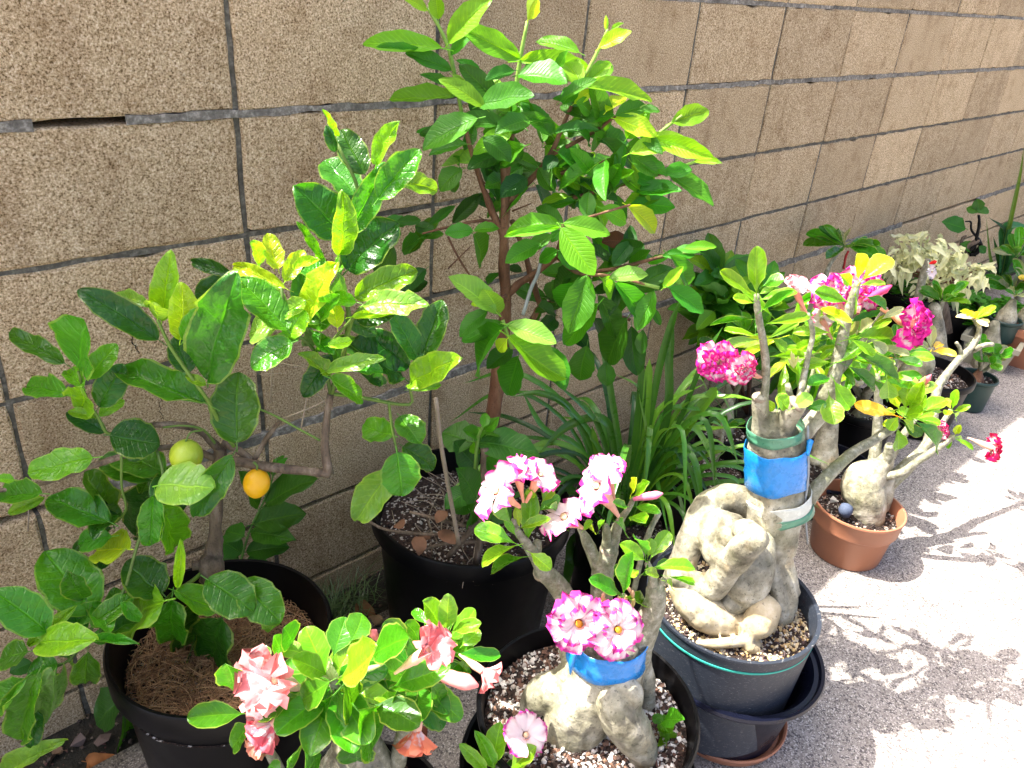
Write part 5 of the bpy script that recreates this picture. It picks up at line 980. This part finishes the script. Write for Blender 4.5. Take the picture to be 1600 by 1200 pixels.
# slim desert rose with the white flower
t = thing('slim_desert_rose', V((2.75, -.4, 0)), 'slim desert rose with one white flower and a red bud before the cream bush', 'plant')
fusepx('trunk', 2.75, ['1462 545 34 2.72,1463 510 24 2.73,1460 480 18 2.74'], M_cau, t, voxel=.006); pxtube('branch', '1425 500 16 2.74,1433 470 13 2.75,1443 430 12 2.76,1450 405 8 2.76', 2.75, M_stem, t, 9)
pxtube('branch', '1460 510 10 2.74,1470 480 8 2.75,1474 470 5 2.75', 2.75, M_stem, t, 8)
pflower(t, 1457, 425, 11, 2.7, V((-.2, -.9, .3)), 1450, 408, 2.74, col=(.85, .85, .85), alpha=.3, tubecol=(.6, .6, .4)); bud(t, 1452, 412, 1464, 408, 6, 2.7, (.75, .01, .01), 'flower_bud'); rosette(t, P(1472, 472, 2.75), 14, .11, .03, 'mml')
bulb(t, V((2.9, -.5, 0)), .03, .05, .16, lean=(.0, .02))
# shrub behind the rope rooted plant
sh = thing('leafy_shrub', V((1.72, -.12, 0)), 'mid green bushy shrub against the wall left of the pink double flowers', 'shrub')
for (x, y) in ((1110, 470), (1125, 430), (1150, 450), (1140, 500), (1180, 480), (1200, 510), (1120, 510), (1170, 540)):
    stem_to(sh, V((1.72, -.12, .0)), P(x, y, 2.2), .006, .003, M_gbark); rosette(sh, P(x, y, 2.2), 13, .13, .05, 'nmnl', 'small', .8, (-.3, .8))
fill(sh, 'small', 60, 1160, 490, 60, 55, 2.2, .12, 60, .4, 'nmmln', up=.8); fill(sh, 'small', 40, 1260, 545, 50, 35, 2.1, .12, 60, .32, 'nmml', up=.8)
# little plant rooted at the wall
t = thing('wall_side_desert_rose', V((2.45, -.1, 0)), 'small dark desert rose with red seed stalks standing alone against the wall', 'plant'); pxtube('branch', '1290 450 9 2.55,1292 425 7 2.58,1302 405 6 2.6,1318 385 5 2.6', 2.58, M_stem, t, 8)
rosette(t, P(1320, 384, 2.6), 17, .14, .04, 'nngm', rise=(-.2, 1.0)); pxtube('branch', '1318 420 4 2.6,1322 400 4 2.6,1326 392 3 2.6', 2.6, M_tint, t, 6).color = (.35, .02, .02, 1)
# dark leaved plumeria and trailing cactus near the wall
t = thing('dark_leaf_sapling', V((3.5, -.12, 0)), 'sapling with few dull dark leaves and twisted black stems near the wall', 'plant')
for s in ('1500 400 6,1503 375 5,1510 368 3', '1522 400 5,1530 385 4,1532 378 4,1518 360 3.5,1517 347 3,1508 346 2', '1520 395 6,1526 370 5,1530 350 5,1529 336 4', '1512 395 7,1525 380 8,1533 382 6,1528 395 5,1515 398 6', '1507 402 7,1512 385 9,1520 380 8,1530 375 6'): pxtube('stem', s, 3.45, M_black if '395' in s or '347' in s else M_cbark, t, 7, .2)
leaves(t, 'small', 3.45, '1509 357 1474 345 20 n,1528 332 1511 322 15 n,1528 330 1527 311 15 n,1528 332 1544 324 16 n,1520 390 1505 380 12 n,1530 385 1540 395 14 n', jit=.1)
# aloe and palm like leaves at the right edge
t = thing('aloe', V((4.0, -.35, 0)), 'tall dark aloe with upright channelled blades at the right edge by the wall', 'succulent')
for s, wp, cc in (('1562 430,1568 390,1566 360,1545 340', 15, (.02, .09, .03)), ('1562 430,1580 400,1600 375,1625 350', 16, (.03, .13, .04)), ('1560 430,1550 420,1545 400,1541 340', 8, (.08, .16, .03)), ('1562 432,1575 360,1592 280,1600 230', 7, (.12, .22, .03)), ('1565 430,1590 420,1610 390', 14, (.02, .1, .03)), ('1560 430,1545 425,1530 415,1522 412', 9, (.03, .12, .04)), ('1565 425,1570 370,1585 355,1620 360', 20, (.03, .13, .045)), ('1562 430,1556 400,1552 370', 10, (.03, .12, .03))):
    pxribbon(t, s, wp, 3.7, cc, ch=.9, taper=.35)
t = thing('palm_seedling', V((4.4, -.4, 0)), 'green strap leaves crowding the right edge behind the aloe', 'plant')
for k in range(26):
    a = R.uniform(0, 6.3); b_ = V((4.45, -.35, .05)); r_ = R.uniform(.1, .35); e = b_ + V((math.cos(a) * r_, min(.3, math.sin(a) * r_), R.uniform(.35, .75))); ribbon(t, [b_, b_.lerp(e, .5) + V((0, 0, .12)), e], R.uniform(.02, .04), M_str, R.choice([SG, SL]))
stp = thing('slim_desert_rose', V((3.9, -.55, 0)), 'branching desert rose with pale stems and a yellow leaf at the far right edge', 'plant')
for s in ('1585 520 12 3.5,1590 470 10 3.5,1595 430 8 3.5,1600 400 6 3.5', '1590 470 8 3.5,1600 450 6 3.5,1610 430 5 3.5'): pxtube('branch', s, 3.5, M_stem, stp, 8)
for q in ((1590, 400, 3.5), (1600, 440, 3.45), (1580, 455, 3.5)): rosette(stp, P(*q), 12, .12, .04, 'gnm')
leaves(stp, 'ade', 3.4, '1600 438 1594 430 8 o')
rk = link('boulder', chipmesh([(V((0, 0, 0)), .09, (.2, .17, .14))], 'boulder'), None, Matrix.Translation((1.75, -.2, .05))); rk['label'] = 'rough brown rock on the ground between the leafy shrub and the wall'; rk['category'] = 'rock'
rk = link('boulder', chipmesh([(V((0, 0, 0)), .1, (.3, .25, .2))], 'boulder'), None, Matrix.Translation(gp(1500, 510, .03))); rk['label'] = 'flat tan rock behind the bare pale branch below the ground cover'; rk['category'] = 'rock'
